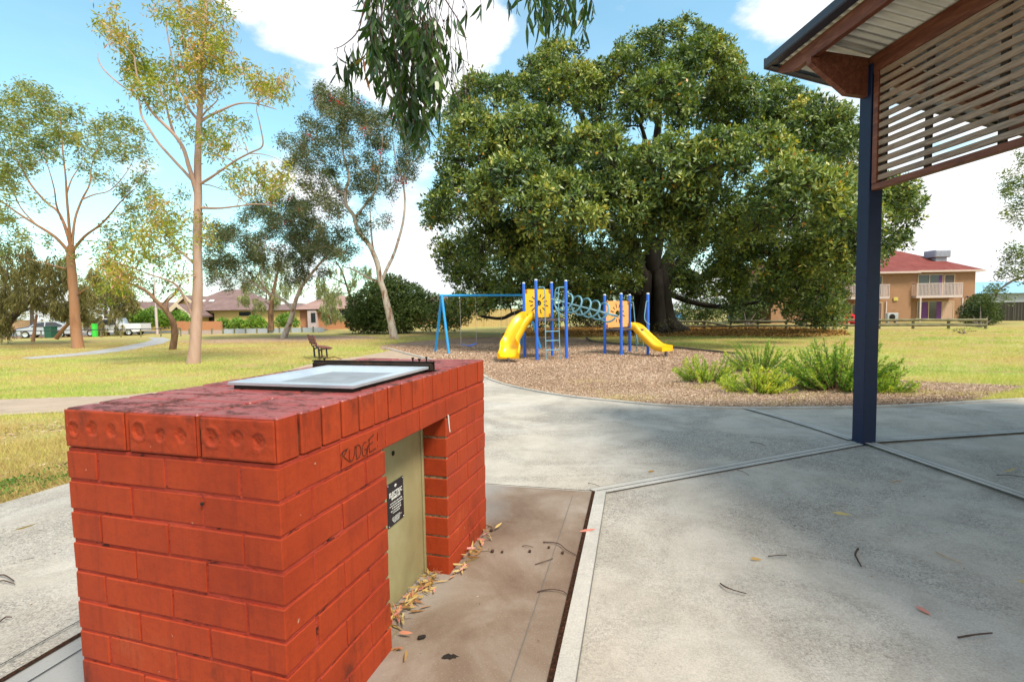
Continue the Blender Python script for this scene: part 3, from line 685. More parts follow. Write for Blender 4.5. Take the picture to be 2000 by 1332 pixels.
def hole_panel(name, a, b, z0, z1, mat, holes_c, r, sl, par=pl):
    """board between two posts with a round window and a sunburst of slots, 25 mm thick"""
    a = Vector(a); b = Vector(b); L = (b-a).length; d = (b-a)/L; nn = Vector((-d.y, d.x)); hgt = z1-z0
    bm = bmesh.new(); cx, cz = holes_c
    outer = []; K = 40; inner = []
    for k in range(K):
        an = 2*PI*k/K; c_, s_ = math.cos(an), math.sin(an)
        tx = ((L/2-.0) if c_ > 0 else -(L/2)); tz = (hgt-cz if s_ > 0 else -cz); cxm = cx-L/2
        q = min(abs(((L-cx) if c_ > 0 else cx)/c_) if abs(c_) > 1e-6 else 1e9, abs(tz/s_) if abs(s_) > 1e-6 else 1e9)
        outer.append((cx+c_*q, cz+s_*q)); inner.append((cx+c_*r, cz+s_*r))
    m = MB()
    for off in (-.0125, .0125):
        vs = [(a.x+d.x*u+nn.x*off, a.y+d.y*u+nn.y*off, z0+v) for u, v in outer+inner]
        m.add(vs, [(k, (k+1) % K, K+(k+1) % K, K+k) for k in range(K)])
    for lst in (outer, inner):
        vs = [(a.x+d.x*u+nn.x*o_, a.y+d.y*u+nn.y*o_, z0+v) for o_ in (-.0125, .0125) for u, v in lst]
        m.add(vs, [(k, (k+1) % K, K+(k+1) % K, K+k) for k in range(K)])
    pn = pobj(m, name, mat, par, fix=True); bm.free()
    for k in range(sl):
        s = MB()
        an = 2*PI*(k+.5)/sl
        r0, r1 = r+.10, r+.10+(.16 if k % 2 else .12); 
        p0 = Vector((cx+math.cos(an)*r0, cz+math.sin(an)*r0)); p1 = Vector((cx+math.cos(an)*r1, cz+math.sin(an)*r1))
        for off in (-.014, .014):
            w0 = Vector((a.x+d.x*p0.x+nn.x*off, a.y+d.y*p0.x+nn.y*off, z0+p0.y)); w1 = Vector((a.x+d.x*p1.x+nn.x*off, a.y+d.y*p1.x+nn.y*off, z0+p1.y))
            s.bar(w0, w1, .036, .006, 0, (nn.x, nn.y, 0))
        pobj(s, 'slot', M_slot, pn)
    for (u, v) in ((.03, .07), (L-.03, .07), (.03, hgt-.07), (L-.03, hgt-.07)):
        c = MB(); q = a+d*u; c.box(q.x-.045, q.x+.045, q.y-.03, q.y+.03, z0+v-.06, z0+v+.06, 0, .01)
        pobj(c, 'corner_clamp', M_clamp, pn)
    return pn
hole_panel('sun_panel', A[2]+Vector((.05, .015)), A[3]-Vector((.05, .015)), zpx(1050, 620, 17), zpx(1050, 565, 17), M_ypan, (.48, .48), .105, 12)
hole_panel('sun_panel', Bt[0]+Vector((.05, .03)), Bt[2]-Vector((.05, .03)), zpx(1205, 639, 18), zpx(1205, 588, 18), M_peach, (.58, .50), .11, 12)
za = zpx(1075, 622.5, 16.3); zb = zpx(1200, 642.5, 17.4)
m = MB(); m.prism([tuple(A[0]), tuple(A[1]), tuple(A[3]), tuple(A[2])], 2, za-.07, za); pobj(m, 'deck', M_deck, fix=True)
m = MB(); m.prism([tuple(Bt[0]), tuple(Bt[1]), tuple(Bt[3]), tuple(Bt[2])], 2, zb-.06, zb); pobj(m, 'deck', M_deck, fix=True)
def tb(name, pts, r=.017, mat=M_galv, n=8, curve=False):
    m = MB(); m.tube(smooth_curve(pts, 6) if curve else pts, r, n); return pobj(m, name, mat)
# ladder with looped hand rails on the front of the tall tower
def q(p, f, z): return Vector((p[0].x+(p[1].x-p[0].x)*f-.0, p[0].y+(p[1].y-p[0].y)*f-.12, z))
AB = (A[0], A[1]); ztop = zpx(1060, 562, 16)
la = MB()
for f, s in ((.28, -1), (.74, 1)):
    p = q(AB, f, G0); e = q(AB, f+s*.20, ztop)
    la.tube(smooth_curve([(p.x, p.y-.15, G0), (p.x, p.y-.02, za-.2), (p.x, p.y+.02, ztop-.12), ((p.x+e.x)/2, p.y+.08, ztop), (e.x, e.y+.12, ztop)], 6), .018, 8)
for k in range(3):
    z = G0+.33+.30*k; a_, b_ = q(AB, .28, z), q(AB, .74, z); la.tube([a_-Vector((0, .08-.02*k, 0)), b_-Vector((0, .08-.02*k, 0))], .016, 8)
pobj(la, 'ladder', M_galv)
m = MB(); p = q(AB, .74, 0); m.tube(smooth_curve([(A[1].x-.03, A[1].y, ztop-.02), (A[1].x-.3, A[1].y-.02, ztop-.02), (A[1].x-.36, A[1].y-.02, ztop-.25), (A[1].x-.33, A[1].y, ztop-.7), (A[1].x-.04, A[1].y, ztop-.95)], 6), .017, 8); pobj(m, 'hand_rail', M_galv)
# coil bridge: two sloping rails wrapped by a spiral
a0, a1 = Vector((A[3].x, A[3].y-.25, zpx(1080, 585, 17))), Vector((Bt[1].x-.1, Bt[1].y+.02, zpx(1212, 618, 17)))
sidev = Vector((.12, .35, 0))
ra = MB()
for s in (-.5, .5):
    ra.tube([a0+sidev*s+Vector((0, 0, -.02*s)), a1+sidev*s+Vector((0, 0, -.06*s))], .020, 8)
cb = pobj(ra, 'coil_bridge_rails', M_galv)
co_ = MB(); pts = []; dvec = (a1-a0); ax = dvec.normalized(); upv = Vector((0, 0, 1)); sd_ = ax.cross(upv).normalized(); up2 = sd_.cross(ax)
for i in range(150):
    t = .10+.76*i/149; an = 2*PI*5.6*i/149+2.2
    c0 = a0+dvec*t+up2*.02
    pts.append(c0+up2*(math.sin(an)*.31)+sd_*(math.cos(an)*.24)+ax*(.20*math.cos(an)))
co_.tube(pts, .032, 8); pobj(co_, 'coil', M_galv)
# rails at the low tower
zt2 = zpx(1235, 590, 17.4)
for (p, dx, l_) in ((Bt[2], .10, 1.45), (Bt[3], -.12, .75)):
    m = MB(); m.tube(smooth_curve([(p.x, p.y-.05, zt2), (p.x+dx*.7, p.y-.15, zt2), (p.x+dx, p.y-.18, zt2-.12), (p.x+dx*1.6, p.y-.3, zt2-l_*.8), (p.x+dx*(2.2 if dx > 0 else .3), p.y-.35, zt2-l_*1.05)], 6), .017, 8); pobj(m, 'hand_rail', M_galv)
la = MB()
for dx in (.0, .28): la.tube([(4.62+dx*.6, 18.15-dx, G0), (4.60+dx*.6, 18.05-dx, zb)], .016, 6)
for k in range(2): la.tube([(4.62, 18.12, G0+.25+.25*k), (4.80, 17.84, G0+.25+.25*k)], .014, 6)
pobj(la, 'ladder', M_galv)

def slide(name, axis_pts, widths, hw, label, loc):
    """moulded plastic slide: bed swept along a curve with upstanding rounded sides"""
    e = empty(name, loc, 0, label, 'slide')
    C_ = smooth_curve(axis_pts, 6); m = MB(); prof = []
    def section(w_, h_):
        return [(-w_-.07, -.05), (-w_-.075, h_-.05), (-w_-.045, h_), (-w_-.01, h_-.04), (-w_+.03, .02), (-w_*.4, 0), (w_*.4, 0), (w_-.03, .02), (w_+.01, h_-.04), (w_+.045, h_), (w_+.075, h_-.05), (w_+.07, -.05)]
    ns = len(section(1, 1)); vs = []
    for i, p in enumerate(C_):
        t = i/(len(C_)-1); d = (C_[min(i+1, len(C_)-1)]-C_[max(i-1, 0)]); dh = Vector((d.x, d.y, 0)).normalized(); s_ = Vector((dh.y, -dh.x, 0))
        dn = d.normalized(); u_ = s_.cross(dn); u_ = u_ if u_.z > 0 else -u_
        w_ = np.interp(t, [0, .3, 1], widths); h_ = np.interp(t, [0, .15, .8, 1], hw)
        for (a, b) in section(w_, h_): vs.append(tuple(p+s_*a+u_*b))
    fs = [(i*ns+k, i*ns+k+1, (i+1)*ns+k+1, (i+1)*ns+k) for i in range(len(C_)-1) for k in range(ns-1)]
    fs += [((i+1)*ns, (i+1)*ns+ns-1, i*ns+ns-1, i*ns) for i in range(len(C_)-1)]
    m.add(vs, fs, 0, True); m.add(vs[-ns:], [tuple(range(ns))]); m.add(vs[:ns], [tuple(range(ns))[::-1]])
    o = pobj(m, 'chute', M_yel, e, fix=True)
    m = MB(); p = C_[-3]; 
    m.tube([(p.x, p.y, G0-.02), (p.x, p.y, p.z-.03)], .05, 10); pobj(m, 'foot', M_deck, e)
    return e
zq = lambda px, py, Y: zpx(px, py, Y)
slide('wave_slide', [(.66, 16.35, za+.02), (.52, 16.15, za+.03), (.32, 15.95, za-.12), (.10, 15.75, za-.48), (-.04, 15.62, za-.76), (-.07, 15.46, za-.98), (-.10, 15.30, za-1.10), (-.13, 15.12, za-1.15)],
      (.20, .24, .27), (.24, .20, .16, .17), 'large yellow wave slide on the tall tower, nearer the swings', (0, 15.6, G0))
slide('straight_slide', [(4.20, 17.05, zb+.03), (4.33, 16.98, zb+.01), (4.50, 16.82, zb-.20), (4.72, 16.60, zb-.46), (4.86, 16.45, zb-.60), (4.99, 16.30, zb-.66), (5.12, 16.12, zb-.67)],
      (.17, .19, .21), (.22, .17, .15, .14), 'small yellow slide on the low tower at the right end', (4.8, 16.6, G0))

# swing set
sw = empty('swing_set', (-1.2, 20.6, G0), 0, 'light blue A-frame swing set beside the climbing frame', 'swing set')
TL, TR = Vector((-2.75, 19.5, zpx(885, 577, 19.5))), Vector((.60, 21.55, zpx(1012, 577, 21.55)))
m = MB(); m.tube([TL-(TR-TL).normalized()*.1, TR+(TR-TL).normalized()*.1], .05, 12); pobj(m, 'top_bar', M_cyan, sw)
for f, tp in (((-3.16, 20.1), TL), ((-2.45, 18.97), TL), ((.40, 22.2), TR), ((1.22, 20.75), TR)):
    m = MB(); m.tube([(f[0], f[1], G0-.03), tuple(tp+Vector((0, 0, .03)))], .052, 12); pobj(m, 'leg', M_cyan, sw)
for k, (c0, c1, zb_) in enumerate(((.20, .38, .30), (.69, .86, .52))):
    e = empty('swing', (0, 0, 0), 0); e.parent = sw
    p0, p1 = TL.lerp(TR, c0), TL.lerp(TR, c1)
    for j, p in enumerate((p0, p1)):
        m = MB(); zz = p.z-.05; pts = [(p.x+(.0 if i % 2 else .006), p.y, zz-i*.045) for i in range(int((zz-(G0+zb_))/.045)+1)]
        m.tube(pts, .009, 4); pobj(m, 'chain', M_chain, e)
    m = MB(); P_ = smooth_curve([(p0.x, p0.y, G0+zb_), (p0.x*.6+p1.x*.4, p0.y*.6+p1.y*.4, G0+zb_-.07), (p0.x*.4+p1.x*.6, p0.y*.4+p1.y*.6, G0+zb_-.07), (p1.x, p1.y, G0+zb_)], 4)
    for a_, b_ in zip(P_, P_[1:]): m.bar(a_, b_, .17, .02)
    pobj(m, 'seat', M_blue if k == 0 else M_deck, e)

# bench
be = empty('park_bench', (-6.55, 17.2, G0), 0, 'slatted brown park bench on steel legs beside the mulch playground', 'bench')
M_bslat = paint('bench_slat', (.17, .055, .05), .6, .3, .2); bw_ = MB()
# faces right; long side runs away from the camera, a little rotated
bx0 = Vector((-6.84, 17.2, G0)); bl = Vector((-.52, .86, 0)).normalized(); bf = Vector((.86, .52, 0)).normalized(); up = Vector((0, 0, 1))
def bp(l, f, z): return bx0+bl*l+bf*f+up*z
m = MB()
for k in range(4): m.bar(bp(0, .12+.115*k, .44-.012*k), bp(1.5, .12+.115*k, .44-.012*k), .095, .035, 0, (0, 0, 1), .006)
pobj(m, 'seat', M_bslat, be)
m = MB()
for k in range(3): m.bar(bp(0, -.02-.035*k, .58+.115*k), bp(1.5, -.02-.035*k, .58+.115*k), .035, .095, 0, (0, 0, 1), .006)
pobj(m, 'backrest', M_bslat, be)
for l in (.25, 1.25):
    m = MB(); m.tube([bp(l, .10, 0), bp(l, .08, .38)], .035, 8); m.tube([bp(l, .08, .38), bp(l, .02, .46), bp(l, -.03, .62), bp(l, -.10, .88)], .022, 6); m.tube([bp(l, .08, .33), bp(l, .3, .38), bp(l, .5, .375)], .025, 6); m.tube([bp(l, .36, 0), bp(l, .34, .37)], .03, 8)
    pobj(m, 'leg', M_dark, be)
# ------------------------------------------------------------------ trees
def unit(v): return v/np.maximum(np.linalg.norm(v, axis=-1, keepdims=True), 1e-9)
def rdir(n): return unit(rng.normal(size=(n, 3)))
def leaf_quads(P, D, L, W, fold=.0):
    """kites: base, side, tip, side"""
    S = unit(np.cross(D, rdir(len(P)))); Nn = np.cross(D, S)
    L = np.asarray(L).reshape(-1, 1); W = np.asarray(W).reshape(-1, 1)
    a = P; m = P+D*L*.45; b = P+D*L
    return np.stack([a, m+S*W*.5+Nn*W*fold, b, m-S*W*.5+Nn*W*fold], 1)
def leaf_facing(P, D, Nh, L, W):
    S = unit(np.cross(D, Nh)); L = np.asarray(L).reshape(-1, 1); W = np.asarray(W).reshape(-1, 1); m = P+D*L*.45
    return np.stack([P, m+S*W*.5, P+D*L, m-S*W*.5], 1)
def sphere_pts(n, shell=2.5, up=0.0):
    d = rdir(n); 
    if up: d[:, 2] = d[:, 2]+up*rng.random(n); d = unit(d)
    return d*(rng.random((n, 1))**(1/shell)), d
class Tree:
    def __init__(s, name, label, cat, base, group=None, kind=None):
        s.root = empty(name, base, 0, label, cat, group, kind); s.base = Vector(base)
        s.nodes = []; s.rad = []; s.mb = MB()
    def limb(s, pts, r0, r1, n=8, wob=.05, add=True, k=4, flare=0.0):
        P = smooth_curve([tuple(p) for p in pts], k) if len(pts) > 2 else [Vector(p) for p in pts]
        m = len(P); rr = [r0+(r1-r0)*(i/(m-1))**.8 for i in range(m)]
        if flare:
            for i in range(m):
                hgt = (P[i]-P[0]).length; rr[i] *= 1+flare*math.exp(-hgt/(r0*2.2))
        s.mb.tube(P, rr, n, 0, True, True, wob)
        if add:
            for p, r in zip(P, rr): s.nodes.append(tuple(p)); s.rad.append(r)
    def limb_px(s, pts, Y, r0, r1, dY=0.0, n=8, flare=0.0, y0=0.0):
        m = len(pts); s.limb([P3(p[0], p[1], Y+y0+dY*i/(m-1)) for i, p in enumerate(pts)], r0, r1, n, flare=flare)
    def connect(s, Cs, rt=.02, rmax=.08, bend=.15, hang=.0):
        """each clump centre is reached by a curved branch from the nearest wood"""
        order = sorted(range(len(Cs)), key=lambda i: (Vector(Cs[i])-s.base).length)
        for i in order:
            c = np.array(Cs[i]); A = np.array(s.nodes); R_ = np.array(s.rad)
            dv = A-c; cost = np.linalg.norm(dv, axis=1)+np.maximum(dv[:, 2], 0)*.7-np.minimum(R_, .3)*1.5
            j = int(np.argmin(cost)); a = Vector(A[j]); e = Vector(c); L = (e-a).length
            if L < .15: continue
            mid1 = a.lerp(e, .35)+Vector(rdir(1)[0])*L*bend*.6+Vector((0, 0, L*.06)); mid2 = a.lerp(e, .7)+Vector(rdir(1)[0])*L*bend*.6
            r0 = min(R_[j]*.7, rmax, .012*L+rt); P = smooth_curve([tuple(a), tuple(mid1), tuple(mid2), tuple(e)], 3)
            rr = [r0+(rt*.5-r0)*k/(len(P)-1) for k in range(len(P))]
            s.mb.tube(P, rr, 5, 0, False)
            for p, r in list(zip(P, rr))[2:]: s.nodes.append(tuple(p)); s.rad.append(r)
    def twigs(s, Cs, Rs, n, r=.006):
        for c, R_ in zip(Cs, Rs):
            c = Vector(c)
            for k in range(n):
                d = Vector(rdir(1)[0])*float(R_)*random.uniform(.6, 1.05)
                s.mb.tube([c, c+d*.5+Vector(rdir(1)[0])*float(R_)*.12, c+d], [r*1.6, r, r*.5], 3, 0, False)
    def wood(s, mat, name='trunk'):
        s.mb.v = [(v[0]-s.base.x, v[1]-s.base.y, v[2]-s.base.z) for v in s.mb.v]
        return s.mb.build(name, mat, s.root)
    def crown(s, Q, mat, rnd, name='crown'):
        Q = Q-np.array(s.base); return raw_mesh(name, Q.reshape(-1, 3), 4, mat, s.root, rnd)
def gum_leaves(Cs, Rs, per, L, W, droop=1.2, shell=2.2, flat=.85, vary=.3):
    Qs = []; rn = []
    for c, r in zip(Cs, Rs):
        n = max(6, int(per*r*r)); p, d = sphere_pts(n, shell); p = p*np.array([1, 1, flat])*r+np.array(c)
        # leaves hang in small bunches
        nb = max(1, n//13); bc = p[rng.integers(0, nb, n)]; p = bc+rng.normal(size=(n, 3))*L*np.array([.75, .75, .95])
        D = rdir(n); D[:, 2] = D[:, 2]*.5-droop*rng.random(n); D = unit(D+d*.35)
        l = L*rng.uniform(.6, 1.25, n); Qs.append(leaf_quads(p, D, l, W*rng.uniform(.7, 1.2, n)))
        rn.append(np.clip(.5+rng.normal()*.16+rng.normal(size=n)*vary*.6+.18*(p[:, 2]-c[2])/max(r, .01)*0, 0, 1))
    return np.concatenate(Qs), np.concatenate(rn)
def px_clumps(lst, Y, spread, sub=None):
    """(px, py, radius in px) -> world centres and radii, spread in depth"""
    Cs = []; Rs = []
    for (x, y, r) in lst:
        yy = Y+rng.uniform(-spread, spread); p = P3(x, y, yy); Cs.append(tuple(p)); Rs.append(r/F*yy)
    return Cs, Rs
def scatter_in(lst, k, Y, spread, rr=.55):
    """each px circle becomes k smaller clumps"""
    Cs = []; Rs = []
    for (x, y, r) in lst:
        for i in range(k):
            a = random.uniform(0, 2*PI); q_ = math.sqrt(random.random())*r*.75; yy = Y+random.uniform(-spread, spread)
            Cs.append(tuple(P3(x+math.cos(a)*q_, y+math.sin(a)*q_, yy))); Rs.append(r*rr*random.uniform(.7, 1.2)/F*yy)
    return Cs, Rs

M_gumbark = bark('salmon_gum_bark', [(.25, (.27, .20, .19)), (.45, (.42, .28, .22)), (.6, (.46, .33, .28)), (.8, (.30, .27, .29))], 2.2, .15)
M_pinkbark = bark('pink_gum_bark', [(.25, (.25, .12, .07)), (.5, (.38, .20, .11)), (.75, (.27, .18, .145))], 2.0, .15)
M_palebark = bark('pale_gum_bark', [(.30, (.13, .065, .04)), (.40, (.30, .18, .12)), (.48, (.46, .40, .35)), (.8, (.58, .54, .50))], 4.5, .3)
M_brownbark = bark('brown_bark', [(.3, (.09, .05, .03)), (.7, (.26, .16, .10))], 4, .6)
M_darkbark = bark('dark_bark', [(.3, (.05, .038, .03)), (.7, (.14, .11, .09))], 3, .6)
M_figbark = bark('fig_bark', [(.3, (.018, .014, .012)), (.7, (.062, .052, .044))], 1.2, .6)
F_gold = foliage('golden_gum_leaves', [(0, (.11, .19, .02)), (.4, (.26, .33, .03)), (.65, (.42, .38, .05)), (.85, (.52, .34, .13)), (1, (.55, .28, .21))], .45, .4, .35, (1.2, 1.1, .5))
F_green = foliage('green_gum_leaves', [(0, (.06, .11, .03)), (.4, (.15, .20, .05)), (.75, (.29, .31, .07)), (1, (.42, .36, .10))], .5, .35, .3)
F_grey = foliage('grey_green_leaves', [(0, (.035, .055, .025)), (.5, (.095, .13, .055)), (.85, (.18, .19, .08)), (1, (.26, .15, .10))], .5, .35, .22)
F_weep = foliage('weeping_leaves', [(0, (.10, .12, .05)), (.5, (.23, .26, .11)), (1, (.40, .40, .20))], .6, .3, .3)
F_olive = foliage('olive_leaves', [(0, (.07, .07, .025)), (.5, (.19, .17, .06)), (1, (.36, .30, .11))], .6, .3, .3)
F_shrub = foliage('dark_shrub_leaves', [(0, (.022, .045, .014)), (.5, (.07, .115, .028)), (1, (.17, .22, .05))], .6, .3, .15)
F_hedge = foliage('bright_hedge_leaves', [(0, (.05, .12, .015)), (.5, (.14, .27, .03)), (1, (.30, .42, .05))], .5, .35, .25)
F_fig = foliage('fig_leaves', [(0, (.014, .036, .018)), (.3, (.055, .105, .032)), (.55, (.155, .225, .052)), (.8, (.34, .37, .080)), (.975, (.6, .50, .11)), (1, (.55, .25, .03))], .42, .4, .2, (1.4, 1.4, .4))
F_red = foliage('red_blossom', [(0, (.35, .02, .03)), (1, (.62, .06, .08))], .6, .3, .2, (1, 1, 1))

# --- tall thin gum with golden leaves, left of the barbecue
Yg = 16.8
t = Tree('gum_tree', 'tall slender gum tree with pale pinkish trunk and sparse golden leaves behind the barbecue', 'tree', at(380, 711))
t.limb_px([(378, 714), (383, 640), (386, 560), (385, 480), (387, 390), (386, 330), (388, 260), (391, 200), (390, 140), (398, 80), (402, 20), (400, -40)], Yg, .195, .035, n=14, flare=.12)
for pts, r, dY in (
    ([(386, 385), (378, 355), (368, 322), (358, 290), (340, 263), (315, 238), (296, 218), (280, 190), (268, 150), (262, 110)], .085, -1.2),
    ([(340, 263), (330, 230), (322, 198), (308, 165)], .05, -.6), ([(384, 362), (360, 335), (335, 308), (310, 280), (290, 250), (276, 225), (268, 188), (238, 168), (206, 140), (192, 118), (191, 104)], .055, 1.0),
    ([(390, 360), (410, 348), (432, 333), (465, 311), (490, 298), (513, 285), (509, 250), (501, 216)], .05, -1), ([(486, 300), (515, 302), (540, 310), (552, 318)], .02, .3),
    ([(390, 406), (415, 407), (440, 406), (470, 402), (500, 399), (540, 402)], .05, -.8), ([(391, 238), (412, 225), (436, 214), (465, 203), (500, 203), (540, 214)], .055, .8), ([(500, 203), (525, 190), (545, 180)], .025, .2),
    ([(391, 232), (405, 215), (425, 195), (420, 178)], .035, -.5), ([(388, 236), (370, 214), (360, 190), (345, 160), (335, 110), (325, 50), (330, 15)], .05, .9), ([(392, 150), (410, 110), (430, 70), (440, 30)], .03, -.6),
    ([(389, 200), (372, 160), (362, 100), (352, 40)], .03, -.9), ([(384, 640), (362, 586), (345, 558), (320, 545), (298, 538), (255, 522), (218, 509)], .05, -1.2), ([(384, 520), (366, 503), (349, 489), (330, 474), (319, 462)], .05, .5)):
    t.limb_px(pts, Yg, r, r*.25, dY, 7)
gcl = [(195, 38, 16), (215, 62, 22), (245, 75, 26), (270, 100, 28), (290, 120, 30), (250, 125, 24), (305, 150, 30), (270, 165, 20), (330, 130, 24), (310, 20, 16), (335, 30, 22), (352, 55, 24), (375, 30, 26),
       (400, 15, 26), (425, 30, 26), (440, 55, 22), (415, 75, 28), (380, 90, 28), (400, 120, 32), (430, 110, 30), (445, 140, 26), (370, 140, 28), (340, 165, 28), (375, 180, 26), (410, 165, 26), (300, 190, 22), (330, 195, 20), (355, 215, 16),
       (480, 130, 18), (505, 150, 22), (530, 160, 24), (550, 150, 18), (500, 180, 20), (535, 185, 20), (558, 170, 14), (430, 245, 24), (400, 262, 22), (445, 272, 22), (415, 288, 18), (370, 262, 18), (470, 250, 14),
       (455, 350, 20), (480, 340, 20), (510, 340, 24), (540, 335, 24), (500, 365, 24), (535, 365, 24), (552, 352, 16), (470, 375, 16), (420, 300, 12), (215, 20, 12), (345, 5, 14),
       (300, 420, 20), (318, 450, 22), (330, 475, 18), (290, 445, 18), (345, 500, 16), (250, 500, 20), (225, 520, 20), (280, 500, 20), (240, 545, 22), (215, 540, 14), (395, 430, 18), (405, 460, 20), (330, 400, 18), (300, 390, 20), (270, 470, 24), (310, 500, 22), (340, 450, 22), (350, 480, 20), (260, 530, 22), (230, 480, 22), (205, 500, 20), (330, 430, 18), (350, 385, 12), (360, 420, 12), (350, 540, 16), (325, 530, 12)]
Cs, Rs = scatter_in(gcl, 3, Yg, 1.5, .62); t.connect(Cs, .010, .03); t.twigs(Cs, Rs, 3, .005)
Q, rn = gum_leaves(Cs, Rs, 1500, .18, .045, 1.3, 1.8); t.crown(Q, F_gold, rn); t.wood(M_gumbark)

# --- wide spreading gum at the left edge
Yl = 27.1
t = Tree('gum_tree', 'wide spreading gum at left with orange-pink trunk and feathery green crown', 'tree', at(153, 681))
t.limb_px([(153, 683), (148, 640), (145, 590), (141, 540), (138, 500), (140, 480)], Yl, .26, .17, n=14, flare=.15)
for pts, r, dY in (([(140, 500), (110, 465), (72, 440), (40, 420), (0, 392), (-40, 370)], .13, -2), ([(138, 482), (126, 440), (112, 412), (90, 395), (60, 360), (38, 320), (25, 300), (20, 270)], .12, 1.5),
    ([(138, 482), (134, 430), (130, 380), (128, 345), (122, 290), (118, 230)], .11, -1), ([(141, 480), (146, 430), (160, 390), (175, 360), (180, 320), (200, 270)], .10, 1), ([(142, 490), (165, 462), (195, 440), (216, 418), (235, 395), (262, 370)], .11, -1.5),
    ([(120, 430), (110, 400), (106, 370), (95, 330), (80, 290)], .07, -1), ([(160, 390), (185, 380), (215, 372), (245, 340), (262, 310)], .06, 1.5), ([(130, 380), (140, 350), (158, 320), (165, 290)], .06, .5), ([(152, 575), (165, 566), (185, 553)], .06, -.5), ([(72, 440), (40, 405), (20, 360), (5, 340)], .06, 1), ([(128, 525), (90, 515), (50, 505)], .06, 1)):
    t.limb_px(pts, Yl, r*.75, r*.2, dY, 7)
lcl = [(30, 170, 22), (55, 185, 28), (20, 205, 30), (80, 200, 30), (60, 230, 34), (25, 250, 34), (100, 230, 26), (120, 215, 14), (150, 225, 20), (90, 265, 32), (50, 290, 34), (10, 300, 36), (130, 270, 26), (160, 265, 24), (185, 255, 24), (215, 245, 22),
       (245, 240, 22), (265, 255, 18), (280, 280, 16), (230, 280, 28), (200, 300, 26), (255, 310, 28), (160, 310, 24), (110, 310, 24), (60, 340, 24), (10, 350, 34), (25, 385, 28), (70, 395, 16), (285, 320, 16), (275, 350, 22), (290, 385, 24), (250, 375, 24), (270, 415, 26), (300, 430, 18),
       (245, 410, 16), (15, 430, 22), (45, 455, 24), (10, 470, 26), (90, 470, 14), (210, 450, 16), (225, 475, 20), (255, 455, 22), (-20, 230, 40), (-30, 330, 45), (-30, 420, 40), (180, 345, 14), (215, 340, 16), (150, 495, 12), (130, 500, 12)]
Cs, Rs = scatter_in(lcl, 4, Yl, 4.0, .50); t.connect(Cs, .012, .05); t.twigs(Cs, Rs, 2, .010)
Q, rn = gum_leaves(Cs, Rs, 950, .22, .06, .5, 1.8, .7); t.crown(Q, F_green, rn); t.wood(M_pinkbark)

# --- small crooked tree beside the curved path
t = Tree('crooked_tree', 'small crooked brown tree with forked leaning branches beside the curved path', 'tree', at(338, 682)); Y = 24.4
t.limb_px([(337, 684), (341, 655), (338, 630), (328, 612), (318, 600), (305, 588), (290, 572), (270, 560), (245, 550), (225, 535)], Y, .17, .04, -1, 10)
t.limb_px([(333, 622), (326, 605), (326, 590), (338, 578), (348, 566), (352, 555)], Y, .10, .03, .8, 8)
Cs, Rs = scatter_in([(225, 535, 22), (250, 530, 22), (205, 555, 20), (235, 565, 20), (270, 520, 20), (200, 520, 18), (352, 548, 12), (285, 470, 20), (260, 440, 16), (180, 560, 18), (215, 590, 14)], 3, Y, 1.5, .6); t.connect(Cs, .010, .04)
Q, rn = gum_leaves(Cs, Rs, 420, .19, .05, 1.3, 1.8); t.crown(Q, foliage('lime_gum_leaves', [(0, (.10, .17, .02)), (.5, (.22, .28, .03)), (1, (.42, .36, .05))], .5, .35, .35), rn); t.wood(M_brownbark)

# --- red-flowering gums
def red_gum(label, base, Y, trunks, cl, sub, spread, dens, mat, flowers, LL=.15):
    t = Tree('flowering_gum', label, 'tree', at(*base))
    for k, (pts, r0, r1, dY) in enumerate(trunks): t.limb_px(pts, Y, r0, r1, dY, 10 if k == 0 else 7, flare=.15 if k == 0 else 0)
    Cs, Rs = scatter_in(cl, sub, Y, spread, .5); t.connect(Cs, .012, .05); t.twigs(Cs, Rs, 2, .009)
    Q, rn = gum_leaves(Cs, Rs, dens, LL, .055, .7, 1.8, .8); t.crown(Q, F_grey, rn); t.wood(mat)
    FQ = []
    for (x, y) in flowers:
        c = np.array(P3(x+random.uniform(-3, 3), y+random.uniform(-3, 3), Y-spread*.8+random.uniform(-.5, .5))); n = 15
        FQ.append(leaf_quads(c+rng.normal(size=(n, 3))*.10, rdir(n), rng.uniform(.06, .12, n), np.full(n, .07)))
    FQ = np.concatenate(FQ); t.crown(FQ, F_red, rng.random(len(FQ)), 'blossom')
cl5 = [(625, 190, 26), (655, 185, 28), (640, 220, 34), (680, 225, 34), (720, 215, 30), (760, 235, 26), (600, 250, 28), (590, 285, 26), (630, 270, 36), (670, 270, 36), (715, 260, 34), (755, 280, 32), (795, 270, 26), (810, 300, 22), (610, 315, 30), (650, 320, 30), (585, 310, 20),
       (700, 310, 28), (740, 320, 26), (780, 320, 22), (640, 350, 24), (660, 380, 22), (690, 370, 20), (720, 365, 18), (760, 370, 16), (630, 400, 24), (655, 420, 26), (640, 450, 26), (670, 455, 22), (700, 420, 16), (715, 450, 20), (750, 430, 16), (560, 280, 20), (575, 320, 22), (820, 260, 22), (835, 240, 18), (600, 350, 24), (620, 375, 24), (590, 400, 20), (700, 345, 30), (740, 350, 26), (625, 470, 24), (655, 500, 24), (605, 490, 20), (790, 240, 24), (680, 190, 26), (800, 330, 20), (610, 440, 20), (690, 490, 18), (660, 490, 20), (725, 395, 14), (820, 285, 18), (785, 350, 14)]
